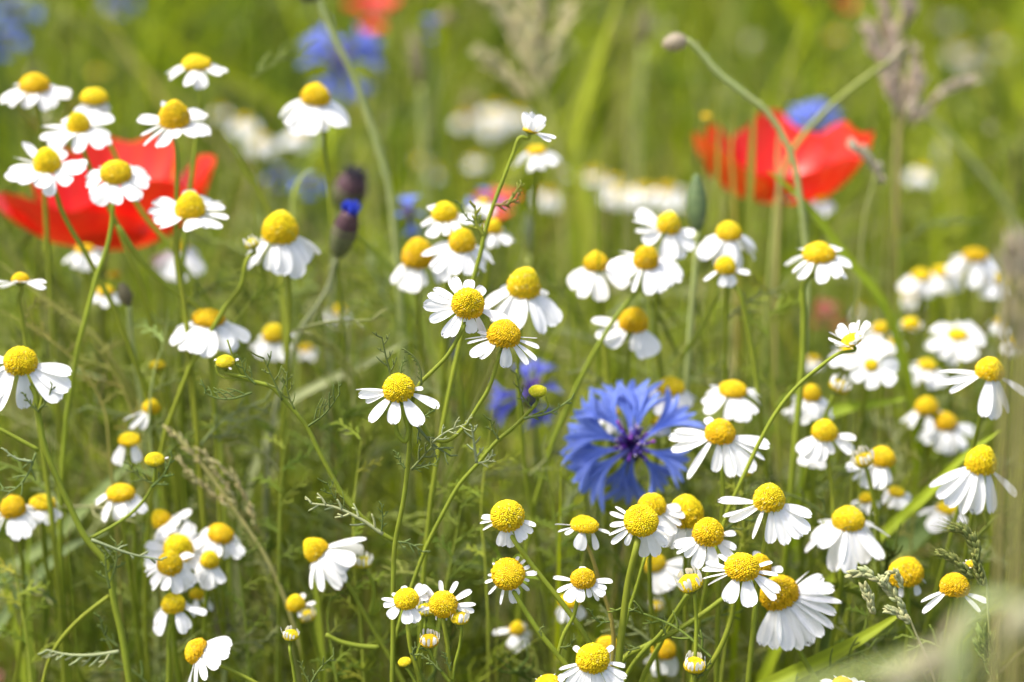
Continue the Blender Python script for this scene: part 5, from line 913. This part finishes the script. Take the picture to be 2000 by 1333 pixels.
def scatter(name, label, n, ymin, ymax, hmin, hmax, wmin, wmax, lean, K=7, xs=0.55, kind='blade', pal=PALETTE, pw=PW, material=gm, bend=0.35, clump=0.0, gap=0.45, seed=0.0, xw=(0.12, 0.20)):
    y = ymin + (ymax - ymin) * rng.random(n) ** 0.9; x = (rng.random(n) * 2 - 1) * (xw[0] + y * xw[1] + xs * (rng.random(n) ** 4))
    if clump: x += clump * np.sin(y * 37 + 3 * np.sin(x * 20)); 
    g = np.sin(x * 31 + 2.2 * np.sin(y * 13) + seed) + np.sin(y * 19 + 1.7 * np.sin(x * 17) + seed * 2) + 0.7 * np.sin(x * 67 + y * 41)
    keep = rng.random(n) < np.clip(0.5 + gap * g, 0.04, 1); x, y = x[keep], y[keep]; n = len(x)      # gaps between the clumps
    h = hmin + (hmax - hmin) * rng.random(n) ** 0.8; az = rng.random(n) * 2 * np.pi; ln = lean * rng.random(n) ** 1.3 * h
    bx, by = np.cos(az) * ln, np.sin(az) * ln; cv = bend * rng.random(n) * h; wd = wmin + (wmax - wmin) * rng.random(n) ** 1.6
    t = np.linspace(0, 1, K)[None, :]
    X = x[:, None] + bx[:, None] * (t * 0.4 + t ** 2.2 * (0.6 + cv[:, None] * 3)); Y = y[:, None] + by[:, None] * (t * 0.4 + t ** 2.2 * (0.6 + cv[:, None] * 3))
    Z = h[:, None] * (t - 0.22 * t ** 3 * (ln / h / max(lean, 1e-6))[:, None])
    pts = np.stack([X, Y, Z], axis=2)
    fine = np.stack([np.stack([np.interp(np.linspace(0, 1, 25), np.linspace(0, 1, K), pts[i, :, a]) for a in range(3)], axis=1) for i in range(n)])
    m = head_hits(fine); first = np.where(m.any(axis=1), m.argmax(axis=1), 99); fr = np.clip((first - 1) / 24.0, 0, 1)      # a blade ends before it would cover a flower
    ok = fr > 0.3; pts, wd, az, h, ln, fr, fine = pts[ok], wd[ok], az[ok], h[ok], ln[ok], fr[ok], fine[ok]; n = len(pts)
    q = np.linspace(0, 1, 25)
    pts = np.stack([np.stack([np.interp(np.linspace(0, fr[i], K), q, fine[i, :, a]) for a in range(3)], axis=1) for i in range(n)])
    b0 = pts[:, 0, :]; patch = np.sin(b0[:, 0] * 23 + 1.3 + 2 * np.sin(b0[:, 1] * 9)) + np.sin(b0[:, 1] * 17 + 0.7 + 2 * np.sin(b0[:, 0] * 13)) + 0.8 * np.sin(b0[:, 0] * 51 + b0[:, 1] * 31)
    pj = np.argsort(-pal.sum(1)); rank = np.clip((0.5 - patch / 4.2 + rng.normal(0, 0.22, n)), 0, 0.999)      # clumps of lighter and darker growth
    cw = np.cumsum(pw[pj]); idx = pj[np.minimum(np.searchsorted(cw, rank), len(pal) - 1)]
    col = pal[idx] * (0.85 + 0.3 * rng.random((n, 1)))
    T = np.gradient(pts, axis=1); T /= np.linalg.norm(T, axis=2, keepdims=True) + 1e-9
    fa = rng.random(n) * np.pi; side = np.stack([np.cos(fa), np.sin(fa), np.zeros(n)], axis=1)[:, None, :]
    side = side - T * (side * T).sum(2, keepdims=True); side /= np.linalg.norm(side, axis=2, keepdims=True) + 1e-9
    up = np.cross(T, side)
    if kind == 'blade':
        prof = np.array([0.55, 0.85, 1.0, 1.0, 0.85, 0.55, 0.04]) if K == 7 else np.sin(np.linspace(0.4, 3.1, K)); wv = (wd[:, None] / 2) * prof[None, :]
        V = np.stack([pts - side * wv[..., None], pts + up * (wv * 0.35)[..., None], pts + side * wv[..., None]], axis=2); S = 3; closed = False
    else:
        prof = np.linspace(1.1, 0.6, K); prof[-1] = 0.12; prof[-2] = 0.45; wv = (wd[:, None] / 2) * prof[None, :]; S = 5; closed = True
        V = np.stack([pts + (side * math.cos(2 * math.pi * k / S) + up * math.sin(2 * math.pi * k / S)) * wv[..., None] for k in range(S)], axis=2)
    verts = V.reshape(-1, 3); base = (np.arange(n) * K * S)[:, None, None]; i = np.arange(K - 1)[None, :, None]; j = np.arange(S if closed else S - 1)[None, None, :]
    a = base + i * S + j; b = base + i * S + (j + 1) % S; faces = np.stack([a, b, b + S, a + S], axis=3).reshape(-1, 4)
    me = bpy.data.meshes.new(name); me.vertices.add(len(verts)); me.vertices.foreach_set('co', verts.astype(np.float32).ravel())
    me.loops.add(faces.size); me.loops.foreach_set('vertex_index', faces.astype(np.int32).ravel())
    me.polygons.add(len(faces)); me.polygons.foreach_set('loop_start', (np.arange(len(faces)) * 4).astype(np.int32))
    try: me.polygons.foreach_set('loop_total', np.full(len(faces), 4, np.int32))
    except Exception: pass
    me.update(); me.validate()
    tip = np.repeat(np.linspace(0.9, 1.1, K)[None, :, None], S, axis=2)
    cc = (col[:, None, None, :] * tip[..., None]); cc = np.concatenate([cc, np.ones(cc.shape[:3] + (1,))], axis=3)
    ca = me.color_attributes.new('Col', 'FLOAT_COLOR', 'POINT'); ca.data.foreach_set('color', cc.astype(np.float32).ravel())
    me.polygons.foreach_set('use_smooth', np.ones(len(faces), bool)); me.materials.append(material)
    o = add(name, me); o['kind'] = 'stuff'; o['label'] = label; o['category'] = name.replace('_', ' '); return pts
PA = scatter('grass', 'dense green meadow grass filling the background', 7000, 0.86, 2.6, 0.18, 0.47, 0.0022, 0.0075, 0.75)
PB = scatter('stem_growth', 'mass of thin upright meadow stems behind the flowers', 3000, 0.84, 2.2, 0.24, 0.45, 0.0012, 0.0026, 0.45, kind='stem', material=M['stem'])
scatter('low_grass', 'short grass at the foot of the flowers, darkened to look shaded', 3600, 0.45, 1.9, 0.06, 0.24, 0.002, 0.006, 0.9, pal=PALETTE[[2, 3, 4, 6, 0]] * 0.85, pw=np.array([.2, .3, .3, .15, .05]), gap=0.1)  # palette darkened so the low gaps read as shade
scatter('tall_grass', 'tall grass blurred along the far meadow', 2200, 1.5, 4.5, 0.30, 0.60, 0.004, 0.011, 0.6, xs=0.9)

def sprays(name, label, P0, n, big, seed, tone):
    """fine chamomile foliage: forked sprays of threads growing from the stems in P0"""
    mb = MB(); r = random.Random(seed); k = P0.shape[1]
    ii = [(r.randrange(len(P0)), r.uniform(0.25, 0.98) ** 0.6 * (k - 1)) for _ in range(n)]
    A = np.array([P0[i][int(t)] * (1 - t % 1) + P0[i][min(k - 1, int(t) + 1)] * (t % 1) for i, t in ii])
    off = np.array([(dx, 0, dz) for dx in (-big * .5, 0, big * .5) for dz in (-big * .2, big * .3, big * .8)])
    ok = clear_of_heads(A[:, None, :] + off[None, :, :], pad=8)
    for p, good in zip(A, ok):
        if not good: continue
        p = Vector(p); d0 = Vector((r.uniform(-1, 1), r.uniform(-.6, .6), r.uniform(-0.1, 1.0))).normalized(); L = big * r.uniform(0.55, 1.2); w0 = L * 0.022
        c = jig(r.choice(tone), 0.18, r); sag = Vector((0, 0, 0.12 * L))
        mb.tube([p, p + d0 * L * 0.5 + sag, p + d0 * L], [w0, w0 * 0.9, w0 * 0.5], c, 3, False)
        for i in range(r.randint(6, 11)):
            t = r.uniform(0.1, 0.95); q = p + d0 * L * t + sag * (1 - abs(2 * t - 1)); dd = (d0 * 0.7 + Vector((r.uniform(-1, 1), r.uniform(-1, 1), r.uniform(-.3, 1)))).normalized()
            l2 = L * r.uniform(0.2, 0.45); mb.tube([q, q + dd * l2 * 0.6, q + (dd + d0 * 0.5).normalized() * l2], [w0 * 0.85, w0 * 0.8, w0 * 0.45], c, 3, False)
    o = add(name, mb.mesh(name, M['leaf'])); o['kind'] = 'stuff'; o['label'] = label; o['category'] = 'foliage'
TONES = [(0.16, 0.23, 0.025), (0.24, 0.31, 0.03), (0.30, 0.35, 0.10), (0.11, 0.16, 0.025), (0.28, 0.35, 0.025)]
scatter('broad_grass', 'broad lime and dark leaves standing in the back meadow', 420, 0.92, 1.75, 0.26, 0.52, 0.004, 0.009, 0.7, pal=np.array([(0.36, 0.42, 0.012), (0.05, 0.08, 0.01), (0.20, 0.26, 0.012), (0.40, 0.38, 0.12), (0.12, 0.18, 0.02)]), pw=np.array([.34, .22, .24, .08, .12]))
scatter('dry_stem_growth', 'leaning dry and pale stems tangled between the flowers', 1150, 0.66, 1.0, 0.32, 0.50, 0.0007, 0.0015, 0.9, xw=(0.05, 0.19), kind='stem', material=M['stem'], xs=0.15, pal=np.array([(0.46, 0.43, 0.20), (0.38, 0.40, 0.10), (0.34, 0.26, 0.14), (0.30, 0.36, 0.05), (0.20, 0.12, 0.06)]), pw=np.array([.3, .3, .12, .2, .08]))
PN = scatter('near_stem_growth', 'thin meadow stems close behind the sharp flowers', 1500, 0.64, 0.84, 0.30, 0.50, 0.0006, 0.0014, 0.55, kind='stem', material=M['stem'], xs=0.05, gap=0.3, xw=(0.03, 0.19), pal=np.array([(0.36, 0.41, 0.05), (0.28, 0.34, 0.03), (0.20, 0.27, 0.03), (0.44, 0.44, 0.16), (0.13, 0.18, 0.02), (0.34, 0.25, 0.10)]), pw=np.array([.28, .25, .2, .12, .08, .07]))
scatter('near_grass', 'green grass close behind the sharp flowers', 900, 0.65, 0.88, 0.28, 0.48, 0.0012, 0.0034, 0.6, xs=0.05, xw=(0.03, 0.19))
near = PB[PB[:, 0, 1] < 1.15]; far = PB[PB[:, 0, 1] >= 1.05]
sprays('foliage', 'fine feathery chamomile foliage between the stems', near, 2600, 0.024, 5, TONES)
sprays('near_foliage', 'feathery chamomile foliage close behind the sharp flowers', PN, 8500, 0.018, 8, TONES + [(0.38, 0.44, 0.10), (0.42, 0.46, 0.22), (0.30, 0.37, 0.04)])
sprays('far_foliage', 'blurred feathery foliage of the far meadow', far, 2200, 0.04, 6, TONES)

def seed_heads(P0, n):
    """pale tips, brown seed heads and small pale flowers on the stems of the back meadow"""
    mb = MB(); r = random.Random(9); ends = P0[:, -1, :]; ok = clear_of_heads(ends[:, None, :] + np.array([[(0, 0, 0), (0.006, 0, 0), (-0.006, 0, 0), (0, 0, 0.008)]]), pad=14)
    idx = [i for i in range(len(P0)) if ok[i] and P0[i, 0, 1] > 0.98]; r.shuffle(idx)
    for i in idx[:n]:
        p = Vector(ends[i]); ax = (Vector(ends[i]) - Vector(P0[i, -2])).normalized(); R = r.uniform(0.0012, 0.0034); L = R * r.uniform(1.6, 5)
        c = r.choice([(0.50, 0.48, 0.28), (0.58, 0.56, 0.42), (0.42, 0.44, 0.10), (0.24, 0.17, 0.08), (0.30, 0.34, 0.06), (0.62, 0.60, 0.50), (0.40, 0.30, 0.18)])
        mb.tube([p - ax * R * 0.3, p + ax * L * 0.2, p + ax * L * 0.6, p + ax * L], [R * 0.4, R, R * 0.9, R * 0.2], c, 7)
    o = add('seed_growth', mb.mesh('seed_growth', M['straw'])); o['kind'] = 'stuff'; o['label'] = 'pale seed heads and tips on the stems of the back meadow'; o['category'] = 'seed heads'
seed_heads(PB, 520)
